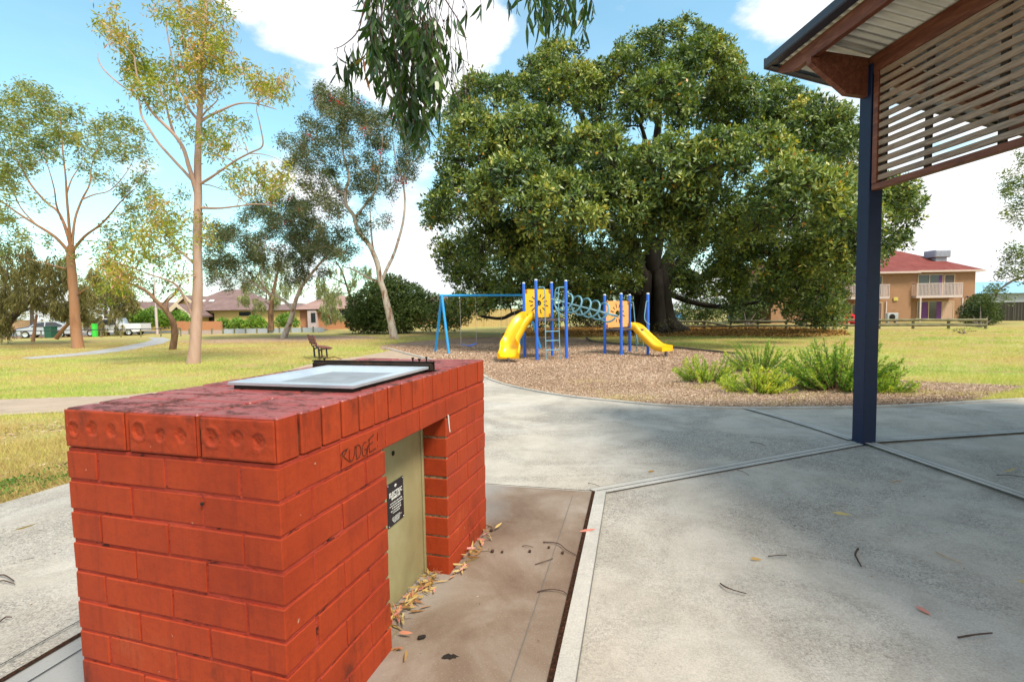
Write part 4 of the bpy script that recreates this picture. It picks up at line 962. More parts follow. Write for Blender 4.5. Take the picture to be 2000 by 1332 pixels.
red_gum('tall leaning gum with cream mottled trunk and red blossom, between hedge and playground', (768, 662), 31.0,
    [([(770, 664), (764, 630), (757, 600), (750, 570), (742, 545), (737, 515), (722, 480), (700, 452), (690, 420), (676, 400), (676, 370), (682, 345), (672, 310), (668, 270)], .25, .05, -1),
     ([(744, 552), (756, 525), (768, 500), (778, 470), (788, 430), (791, 390), (788, 350), (800, 325), (822, 305)], .12, .035, 1.5), ([(694, 425), (715, 398), (735, 370), (740, 330), (745, 295), (748, 260)], .09, .03, -1.5),
     ([(738, 550), (715, 540), (690, 527), (668, 520)], .09, .03, 1), ([(788, 355), (775, 320), (768, 280)], .06, .03, -1), ([(742, 530), (728, 480), (724, 430), (722, 400)], .08, .03, 1), ([(676, 380), (655, 370), (640, 350), (620, 330)], .07, .03, .5)],
    cl5, 6, 3.2, 1100, M_palebark, [(618, 190), (650, 195), (700, 195), (640, 180), (765, 230), (600, 262), (780, 345), (782, 352), (790, 360), (765, 395), (655, 275), (770, 350), (730, 330), (665, 200), (712, 250), (745, 300)], .18)
cl4 = [(520, 400, 24), (550, 385, 24), (575, 400, 26), (600, 420, 26), (490, 420, 26), (530, 440, 34), (570, 450, 34), (610, 460, 30), (470, 460, 30), (500, 480, 32), (440, 470, 26), (420, 490, 22), (430, 520, 26), (460, 520, 30), (500, 520, 28), (540, 500, 26), (580, 500, 28), (615, 500, 26), (635, 490, 18), (410, 540, 16),
       (445, 550, 16), (600, 540, 20), (570, 545, 16), (630, 530, 14), (475, 550, 14), (555, 420, 26), (420, 450, 16), (640, 470, 16), (405, 510, 14)]
red_gum('leaning gum with forked white trunk and dark crown with red blossom, left of bench', (555, 660), 35.0,
    [([(553, 662), (562, 640), (570, 618), (574, 600), (582, 575), (596, 550), (614, 528), (630, 510), (655, 497)], .23, .05, -1), ([(572, 605), (558, 590), (540, 578), (520, 570), (500, 556), (480, 540), (465, 520)], .13, .04, 1), ([(598, 548), (590, 520), (588, 480), (578, 440)], .10, .04, -1), ([(520, 570), (510, 540), (515, 500), (520, 460)], .07, .03, .5)],
    cl4, 6, 3.4, 1200, M_palebark, [(525, 395), (570, 385), (588, 410), (560, 430), (535, 478), (575, 470), (528, 480), (605, 480), (500, 440)], .22)

# --- weeping and background trees on the left
def weeping(name, label, base, Y, trunks, cl, mat, fmat, per=1.0, L=.45, group=None, cat='tree', strands=7):
    t = Tree(name, label, cat, at(*base), group)
    for k, (pts, r0, r1, dY) in enumerate(trunks): t.limb_px(pts, Y, r0, r1, dY, 9 if k == 0 else 6)
    Cs, Rs = scatter_in(cl, 3, Y, 2.2, .5); t.connect(Cs, .015, .06)
    Qs = []; rn = []
    for c, r in zip(Cs, Rs):
        for k in range(int(strands*per)):
            o = np.array(c)+rdir(1)[0]*r*.9; n = random.randint(10, 18); ln = r*random.uniform(1.2, 2.4); tt = np.sort(rng.random(n))
            sw_ = rng.normal(size=2)*.12
            p = o+np.stack([tt*ln*sw_[0], tt*ln*sw_[1], -tt*ln], 1)+rng.normal(size=(n, 3))*.05
            D = rdir(n)*.5; D[:, 2] -= .9; D = unit(D)
            Qs.append(leaf_quads(p, D, L*rng.uniform(.5, 1, n), .055*rng.uniform(.7, 1.3, n))); rn.append(np.clip(rng.normal(.5, .12)+rng.normal(size=n)*.15, 0, 1))
    t.crown(np.concatenate(Qs), fmat, np.concatenate(rn)); t.wood(mat); return t
weeping('weeping_tree', 'weeping tree with dark trunk and trailing foliage in front of the white garden wall', (530, 640), 46, [([(530, 645), (529, 610), (533, 580), (538, 550), (545, 520)], .30, .08, 0), ([(533, 585), (515, 560), (500, 540)], .14, .05, 1)],
    [(500, 520, 26), (530, 510, 30), (560, 520, 26), (490, 550, 22), (520, 545, 24), (550, 550, 20), (575, 545, 16), (480, 580, 14), (505, 585, 14), (540, 580, 14)], M_brownbark, F_weep, 1.6, .5)
weeping('weeping_tree', 'thin pale weeping tree with sparse trailing leaves left of the dark hedge mass', (687, 642), 44, [([(687, 646), (686, 610), (684, 580), (676, 555), (668, 530), (655, 510)], .16, .05, 0), ([(682, 572), (692, 545), (700, 520)], .08, .03, 1), ([(676, 556), (655, 545), (640, 535)], .06, .03, -1)],
    [(640, 545, 22), (660, 525, 18), (700, 520, 20), (720, 530, 14), (635, 575, 18), (655, 570, 16), (690, 545, 12), (620, 560, 14)], M_darkbark, F_weep, 1.1, .5)
weeping('weeping_bush', 'pale drooping bush in front of the brick unit with the bay window', (645, 632), 50, [([(645, 634), (645, 615), (650, 600)], .15, .08, 0)], [(640, 600, 16), (655, 590, 16), (660, 610, 14), (635, 615, 12)], M_darkbark, F_weep, 1.6, .5, None, 'bush')
weeping('wattle_tree', 'drooping olive-brown wattle between the pink-trunked gum and green bollard', (215, 652), 47, [([(211, 657), (212, 630), (206, 600), (200, 570)], .13, .05, 0), ([(240, 655), (238, 630), (232, 600), (225, 570)], .11, .04, 1)],
    [(190, 560, 26), (220, 550, 28), (245, 560, 24), (180, 600, 24), (215, 595, 28), (245, 600, 22), (200, 625, 18), (235, 625, 18), (170, 570, 18), (255, 585, 14), (225, 520, 22), (190, 530, 18)], M_darkbark, F_olive, 4.2, .5)
t = weeping('wattle_tree', 'dark-limbed low spreading wattle at far left overhanging the parked cars', (-10, 662), 33, [([(-20, 664), (8, 640), (32, 612), (55, 590), (78, 572), (110, 555), (130, 545)], .30, .08, 0), ([(35, 610), (70, 600), (105, 596), (140, 594)], .12, .04, -1), ([(55, 590), (85, 585), (115, 572), (145, 560)], .10, .04, 1), ([(8, 640), (5, 600), (10, 560), (15, 520)], .16, .06, 1)],
    [(10, 500, 32), (40, 500, 30), (75, 505, 28), (110, 515, 24), (20, 540, 34), (60, 545, 28), (100, 550, 22), (135, 530, 20), (5, 590, 30), (40, 580, 22), (75, 590, 16), (110, 595, 16), (150, 570, 18), (10, 620, 20), (-15, 560, 40), (130, 600, 14), (160, 600, 14)], M_darkbark, F_olive, 3.2, .42)
def sapling(label, px0, pts, r, Y):
    t = Tree('tree_trunk', label, 'tree', at(*px0)); t.limb_px(pts, Y, r, r*.6, 0, 8); Cs, Rs = scatter_in([(pts[-1][0], pts[-1][1]-8, 12)], 4, Y, .6, .6); t.connect(Cs, .01, .03)
    Q, rn = gum_leaves(Cs, Rs, 60, .22, .06); t.crown(Q, F_olive, rn); t.wood(M_pinkbark)
sapling('short thin reddish sapling trunk in front of the blue and silver cars', (64, 666), [(64, 667), (67, 650), (69, 630), (72, 615)], .11, 33)
sapling('pale trunk leaning right in front of the white utility truck', (112, 660), [(110, 661), (122, 645), (134, 632), (146, 622)], .16, 37)

def bush(name, label, base, lobes, Y, depth, fmat, per, L, W, group=None, cat='bush', up=.4):
    t = Tree(name, label, cat, at(*base), group); Qs = []; rn = []; b = t.base
    for (x, y, r) in lobes:
        yy = Y+random.uniform(-.5, .5)*depth; c = np.array(P3(x, y, yy)); R_ = r/F*yy; n = int(per*R_*R_)
        t.mb.tube([b+Vector((random.uniform(-.1, .1), 0, -.02)), b.lerp(Vector(c), .5), Vector(c)], [.06, .04, .015], 5, 0, False)
        p, d = sphere_pts(n, 5, up); p = c+p*R_*np.array([1, 1, .92]); p[:, 2] = np.maximum(p[:, 2], b.z+.03)
        D = unit(d*.5+rdir(n)*.9); Qs.append(leaf_facing(p, D, unit(d+rdir(n)*.6), L*rng.uniform(.6, 1.3, n), W*rng.uniform(.7, 1.3, n))); rn.append(np.clip(rng.normal(.5, .13)+rng.normal(size=n)*.17, 0, 1))
    t.crown(np.concatenate(Qs), fmat, np.concatenate(rn)); t.wood(M_darkbark, 'stems'); return t
bush('dense_shrub', 'huge dark green rounded shrub behind the leaning mottled gum trunk', (740, 645), [(712, 600, 34), (735, 585, 36), (760, 580, 38), (790, 585, 38), (700, 625, 26), (730, 620, 34), (765, 615, 40), (800, 610, 38), (820, 600, 30), (835, 620, 28), (690, 610, 18), (775, 560, 22), (745, 562, 22), (808, 572, 20), (750, 630, 20), (790, 632, 22), (715, 632, 20), (848, 585, 13), (692, 588, 15), (762, 547, 13), (826, 580, 15), (722, 562, 12), (690, 632, 14)], 40, 2.5, F_shrub, 900, .24, .10, up=.2)
bush('dense_shrub', 'dark shrub right of the huge rounded shrub, under the fig edge', (870, 640), [(850, 615, 26), (872, 608, 26), (892, 615, 24), (865, 630, 18), (885, 632, 16), (905, 620, 18)], 38, 2, F_shrub, 900, .20, .09, up=.2)
for i, (x, y, r, lab) in enumerate(((270, 622, 20, 'bright green rounded hedge bush in front of the left gabled house'), (300, 618, 20, 'yellow-green bush just left of the thin lamp pole'), (318, 628, 16, 'dark green bush behind the fork of the crooked tree'), (350, 620, 16, 'green bush between crooked tree and tall gum, by the gables'), (436, 632, 12, 'low green bush right of the brick garden wall'), (465, 634, 15, 'low rounded green bush before the white garden wall'), (500, 631, 18, 'spreading bright green bush below the yellow house'), (560, 628, 18, 'green garden bush between weeping trunk and brick unit'))):
    bush('hedge_bush', lab, (x, y+r*.8), [(x-r*.4, y, r*.75), (x+r*.4, y+2, r*.75), (x, y-r*.2, r*.75), (x-r*.9, y+4, r*.45), (x+r*.9, y+5, r*.45)], 52, 1.5, F_hedge, 800, .24, .11, 'garden bushes in front of the far houses')
bush('round_topiary', 'dark green domed topiary bush in front of the brown fence at right', (1915, 640), [(1915, 600, 26), (1897, 612, 22), (1933, 612, 22), (1915, 618, 26), (1915, 590, 18), (1888, 620, 13), (1943, 620, 13)], 36, .5, F_shrub, 2600, .13, .05)
bush('dense_shrub', 'tangled shrub behind the low tower under the fig, beside the blue car', (1360, 632), [(1330, 610, 22), (1355, 605, 26), (1385, 612, 22), (1400, 600, 20), (1345, 625, 16), (1375, 625, 18)], 45, 2, F_shrub, 700, .22, .09)
bush('dense_shrub', 'dark understorey shrub far behind the coil bridge under the fig', (1160, 640), [(1120, 615, 24), (1150, 605, 26), (1180, 612, 26), (1135, 628, 18), (1165, 630, 18), (1200, 622, 20), (1225, 618, 18)], 47, 2, F_shrub, 700, .24, .10)
bush('dense_shrub', 'dark understorey shrub beyond the swing set beside the tan fence', (1045, 640), [(1030, 612, 22), (1055, 606, 22), (1075, 615, 22), (1050, 628, 18), (1085, 628, 14)], 47, 2, F_shrub, 700, .24, .10)
bush('dense_shrub', 'broad dark shrub behind the rail fence under the right half of the fig', (1460, 636), [(1425, 612, 22), (1450, 600, 26), (1480, 606, 26), (1510, 614, 22), (1440, 624, 16), (1490, 624, 18)], 49, 2, F_shrub, 700, .24, .10)
bush('dense_shrub', 'low dry scrub at the foot of the fig trunk', (1300, 652), [(1285, 640, 12), (1310, 636, 15), (1335, 642, 12), (1262, 645, 8)], 30, 1, F_olive, 420, .16, .03)
bush('low_plant', 'low green tuft growing at the rail fence foot, left of the topiary', (1880, 652), [(1870, 647, 7), (1885, 646, 8), (1897, 649, 6)], 27.5, .3, F_shrub, 600, .14, .03)

# --- the great fig
poly = np.array([(862, 612), (880, 580), (884, 552), (868, 522), (837, 487), (827, 440), (832, 400), (866, 350), (858, 300), (863, 230), (884, 180), (935, 146), (1012, 150), (1027, 123), (1055, 88), (1089, 72), (1130, 76), (1155, 92), (1135, 125), (1165, 128), (1202, 113), (1200, 80), (1253, 56), (1300, 51), (1345, 28), (1380, 42), (1400, 68), (1443, 97), (1455, 130), (1472, 156), (1494, 128), (1528, 150), (1581, 174), (1622, 195), (1655, 217), (1676, 258), (1682, 340), (1720, 345), (1792, 359), (1796, 420), (1775, 490), (1700, 525), (1660, 560), (1645, 645), (1550, 650), (1520, 590), (1480, 612), (1340, 592), (1320, 602), (1240, 580), (1150, 606), (1000, 600), (930, 628)], float)
def inside(P, poly):
    x, y = P[:, 0], P[:, 1]; r = np.zeros(len(P), bool); j = len(poly)-1
    for i in range(len(poly)):
        xi, yi = poly[i][0], poly[i][1]; xj, yj = poly[j][0], poly[j][1]
        r ^= ((yi > y) != (yj > y)) & (x < (xj-xi)*(y-yi)/(yj-yi+1e-12)+xi); j = i
    return r
def edge_dist(p):
    d = 1e9
    for i in range(len(poly)):
        a, b = poly[i], poly[(i+1) % len(poly)]; t_ = np.clip(np.dot(p-a, b-a)/np.dot(b-a, b-a), 0, 1); d = min(d, np.linalg.norm(p-a-t_*(b-a)))
    return d
D0 = 34.0
fig = Tree('fig_tree', 'enormous spreading fig tree with dense glossy crown behind the playground', 'tree', (9.9, D0, G0))
opening = np.array([(1240, 500), (1262, 470), (1312, 468), (1318, 510), (1318, 640), (1240, 640)])
def to_px(x, y, z):
    w_ = np.array([x, y, z-H]); zz_ = w_@FW; return np.array([1000+F*(w_@RT)/zz_, 666-F*(w_@UP)/zz_])
def dome(y, ed):
    inn = min(ed/190.0, 1.0); dp = 15.0*math.sqrt(max(0, 1-(1-inn)**2))*(.55+.45*min(1, max(0, y-30)/330)); return dp*(1-.6*max(0.0, min(1.0, (y-430)/190)))
Cs = []; Rs = []; mass = []; tries = 0
while len(mass) < 60 and tries < 6000:          # the big rounded masses of the crown, each made of smaller lobes
    tries += 1; p = np.array([rng.uniform(835, 1790), rng.uniform(40, 640)])
    if not inside(p[None], poly)[0] or inside(p[None], opening)[0]: continue
    ed = edge_dist(p); r = rng.uniform(52, 98)
    if ed < r*.8: r = max(26, ed*1.15)
    if ed < 20 or any(math.hypot(p[0]-m_[0], p[1]-m_[1]) < .62*(r+m_[2]) for m_ in mass): continue
    mass.append((p[0], p[1], r, ed))
for (x, y, r, ed) in mass:
    Y = D0-dome(y, ed)+rng.uniform(-1.8, 1.8); c = np.array(P3(x, y, Y)); Rm = r/F*Y; k = 0; want = int(10+9*(r/60)**2); t_ = 0; mine = []
    while k < want and t_ < 400:
        t_ += 1; d = rdir(1)[0]
        if d[1] > .35 or d[2] < -.55: continue
        q_ = c+d*Rm*np.array([.80, .80, .72]); rs = Rm*rng.uniform(.26, .42); pp = to_px(*q_); rp = rs/q_[1]*F
        if not inside(pp[None], poly)[0] or edge_dist(pp) < rp*.45 or inside(pp[None], opening)[0] or q_[2]-rs*.7 < G0: continue
        if any(np.linalg.norm(q_-m2) < rs*1.0 for m2 in mine): continue
        mine.append(q_); Cs.append(tuple(q_)); Rs.append(rs); k += 1
nf1 = len(Cs); t_ = 0; k = 0
while k < 150 and t_ < 5000:                     # recessed filling behind the masses
    t_ += 1; p = np.array([rng.uniform(835, 1790), rng.uniform(40, 640)])
    if not inside(p[None], poly)[0] or inside(p[None], opening)[0]: continue
    ed = edge_dist(p)
    if ed < 14: continue
    if 1330 < p[0] < 1530 and 300 < p[1] < 600 and rng.random() < .45: continue
    rp = min(rng.uniform(24, 44), ed*.95); Y = D0-dome(p[1], ed)+rng.uniform(2.0, 4.5); c = P3(p[0], p[1], Y); c.z = max(c.z, G0+.45+rp/F*Y*.6); Cs.append(tuple(c)); Rs.append(rp/F*Y); k += 1
for i in range(46):
    x_, y_ = rng.uniform(875, 1235), rng.uniform(500, 604); r_ = rng.uniform(16, 28)
    if not inside(np.array([[x_, y_]]), poly)[0]: continue
    Y = rng.uniform(29, 38); c = P3(x_, y_, Y); c.z = max(c.z, G0+.45+r_/F*Y*.6); Cs.append(tuple(c)); Rs.append(r_/F*Y)
for i in range(34):
    x_, y_ = rng.uniform(1400, 1650), rng.uniform(470, 640); r_ = rng.uniform(18, 30)
    if not inside(np.array([[x_, y_]]), poly)[0]: continue
    Y = rng.uniform(26, 34); c = P3(x_, y_, Y); c.z = max(c.z, G0+.45+r_/F*Y*.6); Cs.append(tuple(c)); Rs.append(r_/F*Y)
for (x_, y_, r_) in ((1555, 560, 30), (1600, 570, 34), (1630, 540, 30), (1560, 610, 28), (1600, 620, 26), (1625, 600, 24), (1575, 640, 16), (1612, 645, 14), (1530, 590, 26), (1500, 570, 30), (900, 590, 24), (940, 600, 26), (985, 580, 30), (1150, 590, 26), (1190, 560, 30), (1215, 590, 18), (1185, 610, 20), (1250, 420, 16), (1740, 410, 28), (1765, 385, 22), (1720, 470, 26), (1770, 440, 20), (1100, 105, 24), (1130, 98, 16)):
    Y = D0-dome(y_, 70); c = P3(x_, y_, Y); c.z = max(c.z, G0+.45+r_/F*Y*.6); Cs.append(tuple(c)); Rs.append(r_/F*Y)
nfront = len(Cs)
k = 0
while k < 130:                    # the far half of the crown and its inside, so that it is a whole tree
    a = rng.uniform(0, 2*PI); e = math.asin(rng.uniform(.0, .98)); q_ = rng.uniform(.55, 1.0)
    x = 10.3+18.0*math.cos(a)*math.cos(e)*q_; y = D0+14*abs(math.sin(a))*math.cos(e)*q_*(1 if k % 4 else -.4)+1; z = 2.5+15.5*math.sin(e)*q_
    w_ = np.array([x, y, z-H]); zz_ = w_@FW; ppx = np.array([1000+F*(w_@RT)/zz_, 666-F*(w_@UP)/zz_])
    k += 1
    if not inside(ppx[None], poly)[0] or edge_dist(ppx) < 22 or inside(ppx[None], opening)[0]: continue
    Cs.append((x, y, z)); Rs.append(rng.uniform(1.0, 1.5))
# trunk with buttresses and heavy limbs
for (dx, dy, r) in ((-.9, -.4, .5), (.8, -.5, .5), (0, .3, .9), (1.3, .4, .4), (-1.4, .5, .4), (.1, -1.0, .45)):
    fig.limb([(9.9+dx*1.9, D0+dy*1.9, G0-.1), (9.9+dx*1.1, D0+dy*1.1, G0+.6), (9.9+dx*.75, D0+dy*.8, G0+2.2), (9.9+dx*.6, D0+dy*.5, G0+4.2)], r, r*.75, 12)
for pts, r0, r1, dY in (([(1262, 560), (1235, 500), (1190, 440), (1130, 390), (1050, 340), (980, 300)], .55, .15, -4), ([(1275, 540), (1270, 470), (1262, 400), (1275, 320), (1285, 250), (1290, 180)], .55, .15, -4), ([(1290, 540), (1320, 480), (1370, 430), (1400, 370), (1410, 300), (1420, 230)], .5, .12, 1),
    ([(1300, 550), (1360, 480), (1430, 440), (1500, 400), (1580, 360), (1640, 340)], .45, .12, -3), ([(1250, 570), (1180, 530), (1100, 510), (1010, 500), (920, 480)], .45, .12, -2), ([(1295, 560), (1380, 540), (1470, 500), (1560, 490), (1680, 470), (1740, 440)], .35, .08, 0), ([(1280, 520), (1300, 420), (1330, 340), (1345, 260)], .35, .1, 2), ([(1260, 540), (1230, 450), (1200, 360), (1170, 280), (1120, 200), (1090, 130)], .4, .08, 2),
    ([(1255, 575), (1210, 570), (1150, 578), (1080, 600), (1010, 610), (980, 622), (940, 618)], .22, .07, -9), ([(1300, 570), (1350, 590), (1420, 600), (1480, 590)], .25, .08, -2), ([(1225, 540), (1120, 560), (1020, 570), (930, 560)], .3, .1, -4), ([(1262, 400), (1270, 330), (1262, 280), (1250, 240)], .25, .08, -9)):
    fig.limb_px(pts, D0, r0, r1, dY, 9)
fig.connect(Cs, .03, .16, .22); fig.twigs(Cs, Rs, 3, .022)
Qs = []; rn = []
for i, (c, r) in enumerate(zip(Cs, Rs)):
    fr = i < nfront; nr = int((150 if fr else 50)*r*r)
    d = rdir(nr); d[:, 2] += .35; d = unit(d); d = d if fr else rdir(nr)
    bumpy = 1+.20*np.sin(d[:, 0]*8+i)*np.cos(d[:, 2]*9+i*2)+.08*np.sin(d[:, 1]*17+i)
    p = np.array(c)+d*(r*bumpy*rng.uniform(.70, 1.06, nr)**.8)[:, None]*np.array([1, 1, .85])
    p[:, 2] = np.maximum(p[:, 2], G0+.25)
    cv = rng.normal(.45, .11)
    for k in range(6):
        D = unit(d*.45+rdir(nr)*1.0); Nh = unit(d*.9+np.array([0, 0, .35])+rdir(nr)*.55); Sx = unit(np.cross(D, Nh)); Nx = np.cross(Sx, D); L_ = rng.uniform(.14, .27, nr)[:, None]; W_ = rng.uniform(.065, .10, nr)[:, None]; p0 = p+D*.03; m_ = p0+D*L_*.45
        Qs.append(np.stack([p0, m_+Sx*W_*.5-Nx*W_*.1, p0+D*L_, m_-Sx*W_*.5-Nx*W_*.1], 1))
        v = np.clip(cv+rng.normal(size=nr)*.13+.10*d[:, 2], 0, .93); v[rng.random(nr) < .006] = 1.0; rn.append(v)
fq = np.concatenate(Qs); print('fig leaves', len(fq), 'lobes', len(Cs))
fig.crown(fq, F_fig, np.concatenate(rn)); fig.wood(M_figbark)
# aerial-root like bare strands hanging from the crown
# --- trees at the right edge
t = Tree('pine_like_tree', 'green tree at the right edge hanging over the corrugated fence', 'tree', at(2090, 648)); Y = 36
t.limb_px([(2090, 655), (2085, 560), (2070, 470), (2055, 400), (2050, 330)], Y, .35, .10, 0, 10); t.limb_px([(2080, 520), (2030, 540), (1985, 545), (1950, 568), (1945, 580)], Y, .12, .04, -.5, 7)
Cs, Rs = scatter_in([(1985, 310, 28), (2010, 330, 36), (1970, 350, 24), (1990, 380, 30), (1960, 375, 16), (2015, 400, 34), (1975, 410, 22), (1990, 430, 22), (2040, 440, 40), (1965, 520, 22), (1985, 500, 26), (2010, 510, 30), (1990, 530, 24), (1950, 535, 12), (1945, 572, 20), (1960, 580, 14), (1930, 568, 12), (2060, 360, 50), (2060, 500, 50)], 4, Y, 2, .5)
t.connect(Cs, .02, .08); Q, rn = gum_leaves(Cs, Rs, 420, .24, .08, .2, 2.2, .8); t.crown(Q, foliage('right_tree_leaves', [(0, (.03, .06, .015)), (.5, (.09, .14, .03)), (1, (.2, .24, .06))], .5, .35, .2), rn); t.wood(M_darkbark)

# --- garden shrubs in the near bed: feathery upright sprigs
F_near = foliage('shrub_sprigs', [(0, (.05, .12, .02)), (.35, (.15, .30, .035)), (.65, (.38, .50, .05)), (1, (.66, .62, .08))], .5, .35, .3)
def sprig_bush(label, px0, wpx, hpx, n, seed, hue=0.0):
    b = at(*px0); t = Tree('garden_shrub', label, 'shrub', b, 'feathery shrubs in the garden bed'); W_ = wpx/F*b.y/2; Hh = hpx/F*b.y; Qs = []; rn = []
    for i in range(n):
        a = rng.uniform(0, 2*PI); q_ = math.sqrt(rng.random()); o = Vector((math.cos(a)*W_*q_*.45, math.sin(a)*W_*q_*.45, 0))
        lean = q_*1.25+rng.uniform(-.15, .15); ln = Hh*(1.15-.45*q_)*rng.uniform(.65, 1.12); dr_ = Vector((math.cos(a)*math.sin(lean), math.sin(a)*math.sin(lean), math.cos(lean)))
        ln2 = ln*(1+.55*q_*W_/Hh)
        p0 = b+o; p2 = p0+dr_*ln2; p1 = p0.lerp(p2, .5)+Vector((0, 0, -.08*ln*q_)); p2.z = max(p2.z+ln*.10, b.z+.05)
        t.mb.tube([p0, p1, p2], [.008, .006, .002], 4, 0, False)
        m = int(60*ln2/.5)+14; tt = rng.uniform(.22, 1.0, m); P0, P1, P2 = (np.array(v) for v in (p0, p1, p2))
        p = ((1-tt)**2)[:, None]*P0+(2*tt*(1-tt))[:, None]*P1+(tt**2)[:, None]*P2
        ax_ = unit((P2-P0)[None])[0]; D = unit(ax_*.75+rdir(m)*.75)
        Qs.append(leaf_quads(p, D, rng.uniform(.035, .08, m), rng.uniform(.009, .017, m))); rn.append(np.clip(rng.normal(.42+hue, .12)+.3*(tt-.6)+rng.normal(size=m)*.12, 0, 1))
    t.crown(np.concatenate(Qs), F_near, np.concatenate(rn), 'foliage'); t.wood(M_brownbark, 'stems')
sprig_bush('small yellow-green shrub leftmost in the mulch bed before the playground', (1378, 748), 108, 40, 75, 1, .12)
sprig_bush('green shrub at the back of the bed, between the leftmost and tallest shrubs', (1484, 726), 104, 48, 85, 2, -.05)
sprig_bush('yellowish low sprawling shrub at the front middle of the bed', (1478, 768), 128, 38, 90, 3, .22)
sprig_bush('largest and tallest shrub in the bed, just left of the navy post', (1635, 764), 158, 76, 210, 4, -.06)
sprig_bush('small low shrub peeking out right of the navy post', (1735, 768), 80, 34, 55, 5, .08)
# ------------------------------------------------------------------ overhanging gum: trunk behind the camera, hanging sprays in view
og = Tree('overhanging_gum', 'gum branch hanging into the top of view with long drooping leaves and gumnuts', 'tree', (-3.4, -3.2, 0))
og.limb([(-3.4, -3.2, -.05), (-3.3, -3.0, 1.6), (-3.0, -2.4, 3.2), (-2.6, -1.4, 4.6), (-2.0, -.4, 5.2)], .26, .13, 14, flare=.3)
og.limb([(-2.6, -1.4, 4.6), (-1.6, .3, 4.7), (-.9, 1.7, 4.2), (-.45, 2.6, 3.55), (-.3, 2.85, 3.1)], .09, .012, 8)
og.limb([(-1.6, .3, 4.7), (-.6, 1.6, 4.4), (-.05, 2.5, 3.8), (.15, 2.9, 3.25)], .05, .010, 7)
og.limb([(-2.0, -.4, 5.2), (-1.9, 1, 6.4), (-1.5, 2.0, 7.4)], .12, .04, 8); og.limb([(-3.0, -2.4, 3.2), (-4.0, -2.6, 5), (-4.6, -2.4, 6.6)], .13, .04, 8)
F_dark = foliage('hanging_gum_leaves', [(0, (.018, .045, .014)), (.5, (.045, .095, .022)), (.85, (.10, .18, .03)), (.97, (.18, .24, .05)), (1, (.34, .14, .08))], .35, .5, .3, (1.5, 1.7, .5))
def sickles(P, D, L, W, curl):
    """long curved leaves of three quads each"""
    n = len(P); S = unit(np.cross(D, rdir(n))); B = np.cross(D, S); L = L[:, None]; W = W[:, None]; curl = curl[:, None]
    st = [0, .3, .68, 1.0]; ws = [.12, 1.0, .75, .04]; cen = [P+D*L*t_+B*L*curl*(t_*t_)*.8 for t_ in st]; Q = []
    for k in range(3):
        a, b = cen[k], cen[k+1]; Q.append(np.stack([a-S*W*ws[k]*.5, a+S*W*ws[k]*.5, b+S*W*ws[k+1]*.5, b-S*W*ws[k+1]*.5], 1))
    return np.concatenate(Q)
QQ = []; RN = []; nuts = []
def strand(px, py, ln_px, Y, nl, top=None, lean=0.0, nut=0):
    """one thin hanging twig, from its top down, with leaves along it"""
    a = P3(px, py, Y); ln = ln_px/F*Y; sx_ = lean+random.uniform(-.15, .15); P = [a]
    for k in range(1, 6): P.append(a+Vector((sx_*ln*k/5+random.uniform(-.012, .012), random.uniform(-.02, .02)+.05*k/5, -ln*k/5)))
    og.mb.tube(smooth_curve([tuple(p) for p in P], 2), .0022, 4, 0, False)
    n = nl; tt = rng.uniform(.05, 1, n); idx = np.minimum((tt*5).astype(int), 4); A = np.array([tuple(p) for p in P]); p = A[idx]+(A[idx+1]-A[idx])*(tt*5-idx)[:, None]
    D = rdir(n)*.55; D[:, 2] -= 1.0; D = unit(D); L = rng.uniform(.07, .14, n)
    Q = sickles(p, D, L, rng.uniform(.015, .026, n), rng.uniform(-.7, .7, n)); QQ.append(Q); v = np.clip(rng.normal(.42, .18)+rng.normal(size=n)*.13, 0, 1); RN.append(np.tile(v, 3))
    for k in range(nut):
        c = P[random.randint(3, 5)]+Vector((random.uniform(-.035, .035), random.uniform(-.03, .03), random.uniform(-.03, .02))); r = random.uniform(.0042, .006)
        nm_ = MB(); nuts.append(nm_); nm_.lathe([(0, -r*1.2), (r*.8, -r*.9), (r, 0), (r*.85, r*.7), (r*.35, r*1.1), (0, r*1.1)], 7, 0, c)
        og.mb.tube([P[3], P[3].lerp(c, .6)+Vector((0, 0, .01)), c], .0012, 3, 0, False)
strands = []
for i in range(64):          # main spray
    u = random.random(); x = 748+random.gauss(0, 38)+u*50; y = -90+u*150+random.uniform(-30, 20); l = random.uniform(95, 190)*(1.1-abs(x-770)/400)
    strands.append((x, y, l, 2.85+random.uniform(-.28, .28), random.randint(9, 15), random.uniform(-.1, .3), 0))
for i in range(12): strands.append((random.uniform(735, 790), random.uniform(60, 140), random.uniform(90, 150), 2.85+random.uniform(-.2, .2), random.randint(9, 14), random.uniform(.05, .4), 0))
for i in range(7): strands.append((random.uniform(780, 815), random.uniform(150, 190), random.uniform(60, 110), 2.8+random.uniform(-.1, .1), random.randint(7, 10), .15, 0))
for i in range(16): strands.append((random.uniform(800, 925), random.uniform(-60, 40), random.uniform(60, 180), 2.8+random.uniform(-.2, .2), random.randint(3, 6), random.uniform(-.1, .25), random.randint(1, 5)))
for (x, y, l) in ((690, 85, 50), (675, 90, 45), (700, 70, 60), (660, 95, 40), (715, 60, 70), (684, 95, 48)): strands.append((x, y, l, 2.85, 6, -.15, 0))
for i in range(26): strands.append((random.uniform(1030, 1150), random.uniform(-60, -15), random.uniform(35, 75), 3.1+random.uniform(-.15, .15), random.randint(5, 9), random.uniform(-.2, .2), 0))
for (x, y) in ((935, -20), (960, -35), (990, -30), (1010, -25)): strands.append((x, y, 38, 3.0, 3, .1, 0))
for s_ in strands: strand(s_[0], s_[1], s_[2], s_[3], s_[4], lean=s_[5], nut=s_[6])
